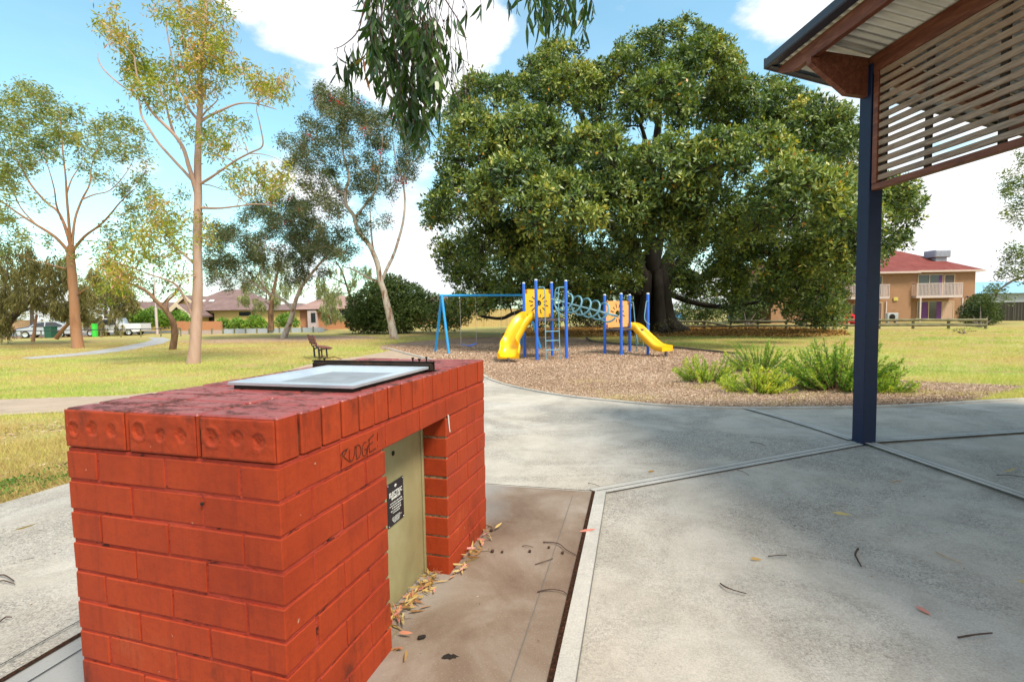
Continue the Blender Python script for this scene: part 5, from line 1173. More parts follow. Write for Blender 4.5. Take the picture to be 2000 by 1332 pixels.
for pts in ([(735, -40), (712, 10), (700, 60), (672, 88), (652, 96)], [(800, -50), (775, 20), (770, 90), (800, 160), (822, 200)], [(840, -60), (870, 0), (905, 60), (915, 130)], [(760, -60), (745, 30), (740, 110), (760, 170)], [(1000, -60), (1050, -35), (1110, -30), (1150, -20)]):
    og.limb_px(pts, 2.85, .006, .0016, 0, 5)
# unseen crown overhead and behind, spread out to shade the concrete and barbecue
Cs = []; Rs = []
og.limb([(-2.6, -1.4, 4.6), (0, -2.2, 5.8), (3, -2.8, 6.6), (6, -3.2, 7.2)], .12, .04, 8); og.limb([(-3.0, -2.4, 3.2), (-1.5, -4, 5.4), (1.5, -5.2, 6.6), (5, -6, 7)], .12, .04, 8)
for i in range(60):
    Cs.append((rng.uniform(-5.0, 6.5), rng.uniform(-6.5, 1.2), rng.uniform(5.6, 8.6))); Rs.append(rng.uniform(.6, 1.0))
for i in range(45):  # low unseen clumps added to keep sky light off the barbecue's near end
    Cs.append((rng.uniform(-6.0, 2.5), rng.uniform(-7.5, -4.5), rng.uniform(2.2, 5.6))); Rs.append(rng.uniform(.6, .9))
og.connect(Cs, .010, .05)
Q2, r2 = gum_leaves(Cs, Rs, 95, .22, .05, 1.2, 1.8)
Qh = np.concatenate(QQ)
og.crown(np.concatenate([Qh, Q2]), F_dark, np.concatenate([np.concatenate(RN), r2*.8]))
M_twig = paint('purple_twig', (.10, .055, .05), .7, .3, .3); og.wood(M_twig, 'branches')
M_nutd = paint('gumnut_dark', (.035, .018, .015), .6)
for nm_ in nuts: nm_.v = [(v[0]-og.base.x, v[1]-og.base.y, v[2]-og.base.z) for v in nm_.v]; nm_.build('gumnut', M_nutd, og.root)

# ------------------------------------------------------------------ ground cover scatter
def tri_blades(pts, h, w, lean, mat, name, rnd, label, cat, kind='stuff'):
    n = len(pts); a = rng.uniform(0, 2*PI, n); S = np.stack([np.cos(a), np.sin(a), np.zeros(n)], 1)*w[:, None]*.5; a2 = rng.uniform(0, 2*PI, n)
    tip = pts+np.stack([np.cos(a2)*lean*h, np.sin(a2)*lean*h, h], 1)
    V = np.stack([pts-S, pts+S, tip], 1); o = raw_mesh(name, V.reshape(-1, 3), 3, mat, None, rnd); tag(o, label, cat, None, kind); return o
def spread(n, y0, y1, pw=1.0):
    """random ground positions inside the view wedge, thinning out with distance"""
    u = rng.random(n); y = y0*(y1/y0)**u if pw == 1 else y0+(y1-y0)*u**pw
    x = rng.uniform(-1.12, 1.12, n)*y; return x, y
apoly = np.array([tuple(p)[:2] for p in apron]); ppoly = np.array(path); mpoly = np.array([tuple(p) for p in mulch_poly])
cpoly = np.array(pxpoly([(60, 702), (190, 692), (260, 683), (318, 671), (333, 664), (320, 659.5), (288, 659.5), (298, 663), (285, 668), (230, 679), (150, 690), (40, 699)]))
def vnoise(x, y, s, seed=0):
    return (np.sin(x*s+seed)+np.sin(y*s*1.3+seed*2.1)+np.sin((x+y)*s*.7+seed*3.3)+np.sin((x-y)*s*1.9+seed*.7)*.7)/3.7
x, y = spread(800000, 2.9, 32)
P2 = np.stack([x, y], 1); ok = ~inside(P2, apoly) & ~inside(P2, ppoly) & ~inside(P2, mpoly) & ~inside(P2, cpoly)
ok &= (y < 34) & ~((x < -12.5*y/24.0*.4) & (y > 60))
ok &= (vnoise(x, y, 1.9, 2)+vnoise(x, y, 5.3, 5)*.6+rng.normal(size=len(x))*.45 > -.25)
x, y = x[ok], y[ok]; z = gv(y); n_ = len(x); print('blades', n_)
hh = np.clip(rng.normal(.045, .018, n_), .015, .11)*(1+.5*np.maximum(vnoise(x, y, .9, 1), 0))*np.where(y < 6.3, .8, 1)
green = np.clip(.5+.45*vnoise(x, y*1.8, .7, 7)+.12*vnoise(x, y, 4.1, 3)+rng.normal(size=n_)*.17, 0, 1)
dry = np.clip((y-16)/6, 0, 1)*np.clip((-x-5)/4, 0, 1)*.30+((x < -2.3) & (y < 8.2))*.30+np.clip((y-24)/5, 0, 1)*.2
green = np.clip(green+.07-dry, 0, 1)
F_grass = foliage('grass_blades', [(0, (.52, .36, .16)), (.3, (.62, .53, .19)), (.55, (.54, .58, .15)), (.8, (.34, .48, .08)), (1, (.18, .36, .05))], .7, .2, .3, (1.1, 1.1, .7))
tri_blades(np.stack([x, y, z], 1), hh, np.clip(.0032*y/6, .004, .022), .7, F_grass, 'lawn_grass', green, 'patchy dry and green lawn grass round the playground and paths', 'grass')
x, y = spread(90000, 5.4, 11); P2 = np.stack([x, y], 1); ok = inside(P2, mpoly) & (x > 1.2) & (vnoise(x, y, 2.6, 11)+rng.normal(size=len(x))*.22 > .42); x, y = x[ok], y[ok]; n_ = len(x)
tri_blades(np.stack([x, y, gv(y)+.01], 1), np.clip(rng.normal(.04, .02, n_), .012, .12), np.full(n_, .005), .8, F_grass, 'straw_tufts', np.clip(rng.normal(.3, .2, n_), 0, 1), 'dry straw tufts growing through the bark of the garden bed', 'grass')
# leafy weeds along the left edge of the concrete
x = rng.uniform(-4.6, -2.95, 24000); y = rng.uniform(2.6, 4.6, 24000); dd = np.abs((x-gl.x)-(y-gl.y)*.258+.28)
ok = (dd < .20+.14*vnoise(x, y, 6, 1)) & ~inside(np.stack([x, y], 1), apoly) & (vnoise(x, y, 9, 3)+rng.normal(size=len(x))*.4 > -.1); x, y = x[ok], y[ok]; n_ = len(x)
p = np.stack([x, y, rng.uniform(.005, .045, n_)], 1); D = rdir(n_); D[:, 2] = abs(D[:, 2])*.5
o = raw_mesh('ground_weeds', leaf_quads(p, unit(D), rng.uniform(.012, .03, n_), rng.uniform(.008, .016, n_)).reshape(-1, 3), 4, foliage('weed_leaves', [(0, (.05, .13, .02)), (1, (.18, .32, .05))], .6, .3, .25), None, rng.random(n_)); tag(o, 'low leafy green weeds along the concrete edge at far left', 'weeds', None, 'stuff')
# bark chips
M_chip = foliage('bark_chips', [(0, (.13, .08, .055)), (.4, (.37, .25, .165)), (.7, (.56, .43, .32)), (1, (.74, .63, .52))], .9, .1, .0)
def chips(n, y0, y1, poly_, s0, s1, name, label, dz=.012, hz=.02):
    x, y = spread(n, y0, y1); ok = inside(np.stack([x, y], 1), poly_); x, y = x[ok], y[ok]; m = len(x)
    p = np.stack([x, y, gv(y)+dz+rng.uniform(0, hz, m)], 1); D = rdir(m); D[:, 2] *= .28
    dirt = np.clip(rng.normal(.5, .22, m)+.12*vnoise(x, y, 1.3, 4), 0, 1)
    sc_ = np.clip(y/9, .8, 2.0)
    o = raw_mesh(name, leaf_quads(p, unit(D), rng.uniform(s0, s1, m)*sc_, rng.uniform(s0, s1, m)*.45*sc_).reshape(-1, 3), 4, M_chip, None, dirt); tag(o, label, 'bark chips', None, 'stuff'); print(name, m)
chips(800000, 5.2, 24, mpoly, .012, .036, 'bark_chips', 'loose brown bark chips over the playground pit and garden bed')
x, y = spread(60000, 3, 9); P2 = np.stack([x, y], 1); ok = ~inside(P2, apoly) & ~inside(P2, ppoly) & ~inside(P2, mpoly) & (x < -1.5) & (vnoise(x, y, 4, 9)+rng.normal(size=len(x))*.3 > .35); x, y = x[ok], y[ok]; n_ = len(x)
D = rdir(n_); D[:, 2] *= .2
o = raw_mesh('leaf_debris', leaf_quads(np.stack([x, y, gv(y)+.012], 1), unit(D), rng.uniform(.03, .09, n_), rng.uniform(.006, .014, n_)).reshape(-1, 3), 4, M_chip, None, rng.uniform(0, 1, n_)); tag(o, 'dry leaves and bark strips strewn over the grass left of the barbecue', 'leaf litter', None, 'stuff')
# fallen fig leaves
fp = np.array(pxpoly([(980, 656), (1100, 659), (1240, 658), (1400, 657), (1560, 659), (1660, 655), (1650, 646), (1560, 641), (1380, 638), (1200, 638), (1000, 641)]))
x = rng.uniform(-2, 26, 60000); y = rng.uniform(24, 46, 60000); ok = inside(np.stack([x, y], 1), fp); x, y = x[ok], y[ok]; n_ = len(x); D = rdir(n_); D[:, 2] *= .3
o = raw_mesh('fallen_fig_leaves', leaf_quads(np.stack([x, y, gv(y)+.02], 1), unit(D), rng.uniform(.1, .22, n_), rng.uniform(.05, .09, n_)).reshape(-1, 3), 4, foliage('dead_fig_leaves', [(0, (.12, .06, .025)), (.5, (.34, .18, .05)), (1, (.52, .32, .09))], .8, .2, 0.0), None, rng.random(n_)); tag(o, 'brown fallen leaves carpeting the ground under the fig', 'leaf litter', None, 'stuff')

# ------------------------------------------------------------------ litter on the concrete
Fl = foliage('dry_gum_leaves', [(0, (.30, .14, .05)), (.4, (.50, .33, .11)), (.7, (.52, .42, .18)), (.86, (.60, .20, .14)), (1, (.62, .28, .26))], .6, .3, .15)
def bbq_w(x, y, z=0): return Vector((BX+x*math.cos(TH)-y*math.sin(TH), BY+x*math.sin(TH)+y*math.cos(TH), z))
def sickle_set(P, D, L, W, cv): return sickles(np.array(P), unit(np.array(D)), np.array(L), np.array(W), np.array(cv))
Pp = []; Dd = []
for i in range(210):
    xx = random.uniform(.455, .94) if i < 165 else random.uniform(.94, 1.42); base = (.085 if xx > .47 else -.02) if xx < .94 else -.015
    yy = base-abs(random.gauss(0, .022))-.008*(xx < .94); wv = bbq_w(xx, yy-.0, .014+random.uniform(0, .022)); Pp.append(tuple(wv)); d = rdir(1)[0]; d[2] *= .10; Dd.append(d)
Qp = sickle_set(Pp, Dd, [random.uniform(.03, .068) for _ in Pp], [random.uniform(.006, .012) for _ in Pp], [random.uniform(-.2, .2) for _ in Pp])
o = raw_mesh('gum_leaf_drift', Qp.reshape(-1, 3), 4, Fl, None, np.tile(rng.random(len(Pp)), 3)); tag(o, 'drift of dry yellow and pink gum leaves against the barbecue foot', 'leaf litter', None, 'stuff')
M_bstick = paint('stick_bark', (.075, .045, .035), .85, .2, .3, 30)
def stick(label, pts, r, name='fallen_twig', cat='twig', group='twigs on the concrete', mat=None):
    P = [at(*p) for p in pts]; c = P[0].copy(); m = MB(); zz = [r+.010+(.006 if 0 < i < len(P)-1 else 0) for i in range(len(P))]
    Q = [p-c+Vector((0, 0, z_)) for p, z_ in zip(P, zz)]; Q = smooth_curve([tuple(q_) for q_ in Q], 3) if len(Q) > 2 else Q
    m.tube(Q, [r*(1-.5*i/len(Q)) for i in range(len(Q))], 6, 0, True, True, .2); o = m.build(name, mat or M_bstick); o.location = c; tag(o, label, cat, group); return o
stick('short curved brown twig lying alone near the middle of the big slab', [(1407, 1145), (1420, 1156), (1440, 1163), (1458, 1165)], .0030)
stick('knobbly dark twig standing up the slab, right of the curved brown twig', [(1676, 1077), (1670, 1090), (1674, 1100), (1682, 1112)], .0045)
stick('straight brown stick nearest the right bottom of the slab', [(1871, 1252), (1900, 1250), (1938, 1243)], .0035)
stick('short straight twig just left of the knobbly dark twig', [(1500, 1091), (1520, 1092), (1537, 1089)], .0025)
stick('pale stripped twig right of the knobbly dark twig', [(1828, 1083), (1845, 1094), (1878, 1106)], .0035, mat=paint('pale_stick', (.42, .30, .20), .8))
stick('thin twig beside the joint on the slab near the brick corner', [(1149, 947), (1158, 950), (1171, 953)], .0022)
stick('thin dark twig across the slab just past the angled joint', [(1440, 921), (1452, 926), (1463, 932)], .0020)
stick('thin twig on the upper slab left of the post', [(1465, 866), (1480, 869), (1495, 873)], .0025)
stick('long thin twig at the right edge past the post', [(1946, 931), (1970, 933), (2000, 935)], .0030)
stick('branched twig running into the leaf-filled gap on the brown slab', [(1061, 1063), (1090, 1068), (1105, 1080), (1128, 1090)], .0028)
stick('reddish twig on the brown slab nearer the brick base', [(1045, 1107), (1065, 1103), (1080, 1095)], .0020)
stick('dark bent twig on the brown slab beside the gap, lower of the two', [(1050, 1161), (1075, 1159), (1100, 1163), (1112, 1172)], .0026)
stick('short red twig on the brown slab near the gumnuts', [(1020, 1071), (1030, 1072), (1042, 1073)], .0018)
stick('longest dark twig at the left edge of the concrete', [(0, 1128), (12, 1132), (28, 1140)], .0035)
stick('dark twig at the left edge, behind the longest one', [(0, 1140), (10, 1142), (30, 1146)], .0030)
stick('faint thin twig lying alone on the left concrete', [(0, 1220), (12, 1214), (24, 1211)], .0030)
for i, (px, py) in enumerate(((962, 1082), (981, 1083), (1035, 1082), (1099, 1085), (1072, 1074), (960, 1041))):
    c = at(px, py); m = MB(); r = random.uniform(.006, .009)
    m.lathe([(0, -r*.7), (r*.8, -r*.6), (r, 0), (r*.9, r*.6), (r*.6, r*.65), (r*.5, r*.2), (0, r*.2)], 9, 0, (0, 0, r*.7+.010)); o = m.build('gumnut', paint('nut_brown', (.06, .03, .02), .7)); o.location = c; tag(o, 'small dark gumnut lying on the brown stained slab beside the barbecue', 'gumnut', 'gumnuts on the brown slab')
def leaf1(label, px, py, L, ang, v, W=.014, group='loose gum leaves'):
    c = at(px, py); Q = sickle_set([(0, 0, .0145)], [(math.cos(ang), math.sin(ang), .06)], [L], [W], [.25]); o = raw_mesh('fallen_leaf', Q.reshape(-1, 3), 4, Fl, None, np.full(3, v)); o.location = c; tag(o, label, 'leaf', group)
leaf1('pink dry leaf lying across the pale joint border', 1132, 1043, .085, .1, .9); leaf1('pale curled leaf on the brown slab near the brick corner', 905, 1107, .10, .9, .6, .018)
leaf1('pale leaf on the grey slab in front of the post', 1735, 945, .09, -.4, .8); leaf1('small tan leaf in the middle of the grey slab', 1625, 1005, .09, -.6, .7, .014); leaf1('reddish leaf scrap right of centre on the near slab', 1788, 1190, .05, -1.2, .93, .02)
leaf1('pale leaf touching the right edge of the picture', 1988, 1140, .08, -.9, .65, .018); leaf1('pale thin leaf on the concrete at far left', 28, 1040, .09, .4, .5); leaf1('brown leaf scrap on the concrete at far left', 45, 1097, .05, .8, .1)
leaf1('light leaf on the slab right of the post', 1960, 925, .1, .1, .6); leaf1('tan scrap near the short straight twig', 1465, 1096, .05, -.3, .3); leaf1('tiny tan leaf near the angled joint', 1265, 925, .05, .2, .2)
x = rng.uniform(-2.8, 4.5, 900); y = rng.uniform(1.1, 6.0, 900); n_ = len(x); D = rdir(n_); D[:, 2] *= .1
o = raw_mesh('leaf_crumbs', leaf_quads(np.stack([x, y, gv(y)+.0155+.004*(y > 2.2)*(x > 1.2)], 1), unit(D), rng.uniform(.004, .013, n_), rng.uniform(.002, .006, n_)).reshape(-1, 3), 4, M_chip, None, rng.uniform(0, .8, n_)); tag(o, 'tiny crumbs of leaf and bark scattered over the concrete', 'leaf litter', None, 'stuff')
# hole broken in the slab and a charcoal lump
c = at(878, 1287); m = MB(); K = 18; ring = [(math.cos(2*PI*k/K)*.028*random.uniform(.7, 1.2), math.sin(2*PI*k/K)*.014*random.uniform(.6, 1.2)) for k in range(K)]
m.add([(a, b, .0095) for a, b in ring]+[(0, 0, .0092)], [(k, (k+1) % K, K) for k in range(K)]); o = m.build('slab_pit', M_crack); o.location = c; tag(o, 'small dark broken pit in the brown slab at the bottom', 'pit')
for k in range(7): 
    cc = MB(); 
c = at(823, 1252); m = MB(); m.box(-.012, .012, -.006, .006, .009, .021, 0, .003); m.box(.004, .016, -.004, .008, .012, .018, 0, .002); o = m.build('charcoal_lump', M_crack); o.location = c; o.rotation_euler = (0, 0, .3); tag(o, 'black charcoal lump on the brown slab near the brick corner', 'charcoal')
# ------------------------------------------------------------------ two-storey brick units on the right
def px_wall(Y): return lambda px, py: P3(px, py, Y)
n = N('tan_brick', .9, .15); bk = n.t.nodes.new('ShaderNodeTexBrick'); mp = n.co((1, 1, 1)); cmb = n.t.nodes.new('ShaderNodeSeparateXYZ'); n.link(n.co(), cmb.inputs[0]); cx = n.t.nodes.new('ShaderNodeCombineXYZ'); n.link(n.math('ADD', cmb.outputs[0], cmb.outputs[1]), cx.inputs[0]); n.link(cmb.outputs[2], cx.inputs[1]); n.link(cx.outputs[0], bk.inputs['Vector'])
bk.inputs['Scale'].default_value = 1.0; bk.inputs['Brick Width'].default_value = .24; bk.inputs['Row Height'].default_value = .086; bk.inputs['Mortar Size'].default_value = .010
bk.inputs['Color1'].default_value = (.34, .18, .10, 1); bk.inputs['Color2'].default_value = (.27, .135, .07, 1); bk.inputs['Mortar'].default_value = (.34, .27, .2, 1); n.col(n.mix(.25, bk.outputs['Color'], n.ramp(n.noise(1.5, 4), [(.3, (.26, .13, .07)), (.7, (.37, .20, .11))]))); M_tbrick = n.m
def tiles(name, c1, c2, s=3.0):
    n = N(name, .8, .2); f = n.wave(s, .5, n.co((.02, 1, 1)), 1, 1, 'Z'); g_ = n.noise(1.2, 5, .6); n.col(n.mix(n.ramp(f, [(.0, .4), (.3, 0.0)]), n.ramp(g_, [(.3, c1), (.7, c2)]), tuple(x*.45 for x in c1))); n.bump(f, .3, .03); return n.m
M_rtile = tiles('red_roof_tiles', (.15, .034, .030), (.22, .06, .05)); M_btile = tiles('brown_roof_tiles', (.16, .105, .10), (.24, .165, .155)); M_ptile = tiles('pinkish_roof_tiles', (.27, .17, .15), (.36, .24, .21))
M_glass = paint('dark_window_glass', (.03, .035, .045), .08, .6); M_trim = paint('mauve_white_trim', (.52, .44, .43), .6); M_cream = paint('cream_frame', (.52, .40, .27), .7); M_fascia = paint('fascia', (.50, .40, .36), .7); M_curt = paint('purple_curtain', (.14, .05, .20), .8); M_door2 = paint('tan_door', (.42, .29, .21), .6)
YB = 46.5; k_ = YB/F
def X_(px, Y=YB): return P3(px, 600, Y).x
def Z_(px, py, Y=YB): return P3(px, py, Y).z
bu = empty('brick_units', (X_(1780), YB, G0), 0, 'two-storey tan brick units with red tiled roof and balconies at right', 'building')
def part(mb, name, mat, par=bu, fix=False): return pobj(mb, name, mat, par, fix)
zE = Z_(1830, 530); zR = Z_(1780, 503); xr = X_(1903); xm = X_(1764); xl = X_(1655); xfar = X_(1530)
m = MB(); m.box(xm, xr, YB, YB+9, G0, zE); m.box(xl-.01, xm-.001, YB-.9, YB+9, G0, zE-.05); m.box(xfar-1, xl-.012, YB+.3, YB+9, G0, zE-.05); part(m, 'wall', M_tbrick)
def hip(x0, x1, y0, y1, z0, z1, ridge, ov=.45, hl=True, hr=True):
    m = MB(); x0 -= ov; x1 += ov; y0 -= ov; y1 += ov; yc = (y0+y1)/2; a = x0+(ridge if hl else 0); b = x1-(ridge if hr else 0)
    m.add([(x0, y0, z0), (x1, y0, z0), (x1, y1, z0), (x0, y1, z0), (a, yc, z1), (b, yc, z1)], [(0, 1, 5, 4), (1, 2, 5), (2, 3, 4, 5), (3, 0, 4)]); m.add([(x0, y0, z0-.02), (x1, y0, z0-.02), (x1, y1, z0-.02), (x0, y1, z0-.02)], [(3, 2, 1, 0)]); return m
m = hip(xfar-1.2, xr, YB, YB+9, zE+.05, zR+1.1, 4.2); roof = part(m, 'roof', M_rtile, fix=True)
m = MB(); m.add([(xl-.5, YB-1.4, zE-.06), (xm+.35, YB-1.4, zE-.06), (xm+.35, YB+2.2, zE+.95), (xl-.5, YB+2.2, zE+.95)], [(0, 1, 2, 3)]); part(m, 'porch_roof', M_rtile, roof)
m = MB(); m.box(xm+.36, xr+.46, YB-.50, YB-.44, zE-.10, zE+.07); m.box(xl-.6, xm+.40, YB-1.46, YB-1.40, zE-.22, zE-.04); m.box(xr+.45, xr+.50, YB-.48, YB+9.4, zE-.10, zE+.06); m.box(xl-.6, xm+.36, YB-1.40, YB-.9, zE-.20, zE-.17); m.box(xm+.40, xr+.44, YB-.44, YB+.01, zE-.09, zE-.05); part(m, 'gutter', M_fascia)
# evaporative cooler
c = P3(1830, 506, YB+2.2); cm = empty('roof_cooler', c, 0); cm.parent = bu; cm.location = c-bu.location
m = MB(); m.box(-.55, .55, -.5, .5, -.35, .08, 0, .02); M_cool = paint('cooler_grey', (.32, .34, .42), .5); o = m.build('cooler_base', M_cool, cm)
m = MB(); m.box(-.78, .78, -.7, .7, .10, .82, 0, .06); [m.box(-.70, .70, -.72, -.701, .18+.09*k, .23+.09*k) for k in range(6)]; m.build('cooler_body', M_cool, cm)
def opening(x0p, x1p, y0p, y1p, Y, mull, mat=M_glass, frame=M_cream, name='window', door=False, curt=None):
    x0, x1 = X_(x0p, Y), X_(x1p, Y); z1, z0 = Z_((x0p+x1p)/2, y0p, Y), Z_((x0p+x1p)/2, y1p, Y)
    m = MB(); fw = .07
    m.box(x0-fw, x1+fw, Y-.06, Y-.005, z1, z1+fw); m.box(x0-fw, x1+fw, Y-.06, Y-.005, z0-fw, z0)
    for x in [x0-fw]+[x0+(x1-x0)*t_-fw/2 for t_ in mull]+[x1]: m.box(x, x+fw, Y-.058, Y-.006, z0+.001, z1-.001)
    fr = part(m, name, frame)
    m = MB(); m.box(x0, x1, Y-.030, Y-.008, z0, z1); part(m, 'pane', mat, fr)
    if curt:
        m = MB()
        for (a, b) in curt: m.box(x0+(x1-x0)*a, x0+(x1-x0)*b, Y-.036, Y-.031, z0+.02, z1-.05)
        part(m, 'curtain', M_curt, fr)
    return fr
opening(1791.5, 1838, 537, 581, YB, (.46,), curt=((.86, .99),)); opening(1843, 1861, 537, 580, YB, (), paint('screen_door', (.10, .085, .085), .7), name='door')
opening(1791.5, 1838, 589, 631, YB, (.46,), curt=((.2, .42), (.80, .99))); opening(1841.5, 1861, 590, 631, YB, (), M_door2, name='door')
YP = YB-.9
opening(1664, 1690, 540, 575, YP, (.5,)); opening(1664, 1692, 595, 630, YP, (.5,)); opening(1705, 1721, 592, 631, YP, (), paint('brown_door', (.16, .10, .09), .6), name='door'); opening(1705, 1720, 540, 575, YP, ())
def balcony(x0p, x1p, yt, yb, Y, out, nb):
    x0, x1 = X_(x0p, Y-out), X_(x1p, Y-out); zt, zb_ = Z_((x0p+x1p)/2, yt, Y-out), Z_((x0p+x1p)/2, yb, Y-out)
    b = MB(); b.box(x0, x1, Y-out, Y-.01, zb_, zb_+.22); f = part(b, 'balcony', M_trim)
    b = MB(); b.box(x0, x1, Y-out-.03, Y-out+.03, zt-.06, zt); b.box(x0-.03, x0+.03, Y-out+.031, Y-.02, zt-.06, zt); b.box(x1-.03, x1+.03, Y-out+.031, Y-.02, zt-.06, zt)
    for i in range(nb): xx = x0+.05+(x1-x0-.1)*i/(nb-1); b.box(xx-.028, xx+.028, Y-out-.012, Y-out+.012, zb_+.20, zt-.055)
    for xx in (x0, x1):
        for i in range(7): yy = Y-out+.12+(out-.2)*i/6; b.box(xx-.012, xx+.012, yy-.025, yy+.025, zb_+.20, zt-.055)
    part(b, 'railing', M_trim, f)
balcony(1789, 1879.5, 553, 581.5, YB, 1.3, 34); balcony(1660, 1737, 556, 584, YP, 1.1, 26)
for xp, yt in ((1797, 582), (1879, 582)): m = MB(); x = X_(xp, YB-1.25); m.box(x-.06, x+.06, YB-1.31, YB-1.19, G0, Z_(xp, yt, YB-1.25)); part(m, 'balcony_post', M_trim)
m = MB(); x = X_(1730, YP); m.box(x-.05, x+.05, YP-.08, YP-.01, G0+.2, Z_(1730, 589, YP)); part(m, 'downpipe', M_trim)
m = MB(); x = X_(1748, YP); m.box(x-.22, x+.22, YP-.1, YP-.012, Z_(1748, 588, YP), Z_(1748, 581, YP), 0, .03); part(m, 'meter_box', paint('yellow_box', (.5, .42, .1), .6))
m = MB(); x = X_(1885, YB); z = Z_(1885, 581); m.tube([(x, YB-.01, z), (x, YB-.2, z+.1), (x, YB-.28, z-.05)], [.03, .05, .09], 8); part(m, 'wall_lamp', M_dark)
# air conditioner unit, toy car, shed, fences
c = P3(1741, 627, 43.5); ac = empty('air_conditioner', (c.x, c.y, G0), 0, 'grey-white air conditioner unit standing against the brick wall', 'air conditioner')
m = MB(); m.box(-.48, .48, -.18, .18, .15, .88, 0, .03); m.box(-.4, -.3, -.15, .15, 0, .149); m.box(.3, .4, -.15, .15, 0, .149); m.build('casing', paint('ac_white', (.5, .54, .58), .5), ac)
m = MB(); m.lathe([(0, 0), (.25, 0), (.27, .02), (.25, .03), (.0, .03)], 20); o = m.build('fan_grille', M_crack, ac); o.rotation_euler = (PI/2, 0, 0); o.location = (-.08, -.181, .52)
c = P3(1658, 630, 38.5); tcar = empty('toy_slide', (c.x, c.y, G0), 0, 'red plastic childrens toy by the brick units fence', 'toy'); M_redp = paint('red_plastic', (.62, .02, .04), .4)
m = MB(); m.prism([(-.7, 0), (-.7, .45), (-.45, .85), (.1, .95), (.45, .75), (.55, .35), (.7, .15), (.7, 0), (.35, 0), (.25, .3), (-.05, .35), (-.3, .25), (-.35, 0)], 1, -.3, .3); m.build('shell', M_redp, tcar, fix=True)
m = MB(); m.prism([(-.4, .55), (.15, .62), (.15, .78), (-.35, .76)], 1, -.305, .305); m.build('window_hole', M_crack, tcar, fix=True)
# log rail fence
M_log = paint('weathered_log', (.19, .18, .11), .9, .2, .3, 4)
fa, fb = Vector((at(1325, 643).x, 38.0)), Vector((at(2140, 650).x, 30.5))
ff_ = empty('rail_fence', (fa.x, fa.y, G0), 0, 'low weathered log rail fence in front of the brick units', 'fence'); L = (fb-fa).length; nseg = 10
for i in range(nseg+1):
    p = fa.lerp(fb, i/nseg); m = MB(); m.tube([(p.x, p.y, G0-.05), (p.x, p.y, G0+.66)], .08, 8); pobj(m, 'post', M_log, ff_)
    if i < nseg:
        q_ = fa.lerp(fb, (i+1)/nseg)
        for h_ in (.58, .25):
            if i in (1, 4) and h_ > .3: h2 = .2
            else: h2 = h_
            m = MB(); m.tube([(p.x, p.y-.07, G0+h_+random.uniform(-.03, .03)), (q_.x, q_.y-.07, G0+h2+random.uniform(-.03, .03))], .085, 7); pobj(m, 'rail', M_log, ff_)
def corr_fence(name, label, a, b, h, mat, cap=True, z0=G0):
    a, b = Vector(a), Vector(b); L = (b-a).length; d = (b-a)/L; nn = Vector((-d.y, d.x)); e = empty(name, (a.x, a.y, z0), 0, label, 'fence'); m = MB(); K = int(L/.1); vs = []
    for i in range(K+1):
        p = a+d*(L*i/K)+nn*(.02 if i % 2 else -.02); vs += [(p.x, p.y, z0), (p.x, p.y, z0+h)]
    m.add(vs, [(2*i, 2*i+2, 2*i+3, 2*i+1) for i in range(K)]); pobj(m, 'sheet', mat, e).modifiers.new('t', 'SOLIDIFY').thickness = .006
    if cap: m = MB(); m.bar((a.x, a.y, z0+h), (b.x, b.y, z0+h), .07, .06); pobj(m, 'capping', mat, e)
    K = max(2, int(L/2.4))
    for i in range(K+1): p = a+d*(L*i/K); m = MB(); m.box(p.x-.035, p.x+.035, p.y-.045, p.y+.045, z0, z0+h+.01); pobj(m, 'post', mat, e)
    return e
corr_fence('corrugated_fence', 'dark brown corrugated metal fence behind the domed topiary', (X_(1903, 45), 45), (X_(2150, 40), 40), 1.62, paint('dark_fence', (.09, .085, .075), .7))
corr_fence('corrugated_fence', 'pale tan metal fence seen through the swing set', (X_(850, 52), 52), (X_(1075, 56), 56), 1.9, paint('tan_fence', (.50, .38, .17), .7))
corr_fence('corrugated_fence', 'orange-tan fence behind the dark parked car at far left', (X_(-60, 60), 60), (X_(62, 64), 64), 1.6, paint('tan_fence2', (.55, .36, .2), .7))
sd2 = empty('long_shed', (X_(1960, 62), 62, G0), 0, 'long shed with pale blue metal roof beyond the dark fence', 'shed')
m = MB(); x0, x1 = X_(1880, 62), X_(2200, 62); m.box(x0, x1, 62, 70, G0, 2.4); pobj(m, 'wall', paint('shed_wall', (.3, .34, .38), .7), sd2)
m = MB(); m.prism([(61.5, 2.40), (66, 4.0), (70.5, 2.40), (70.5, 2.33), (61.5, 2.33)], 0, x0-.3, x1+.3); pobj(m, 'roof', paint('blue_roof', (.22, .40, .52), .5, .4, .1, 3), sd2, fix=True)

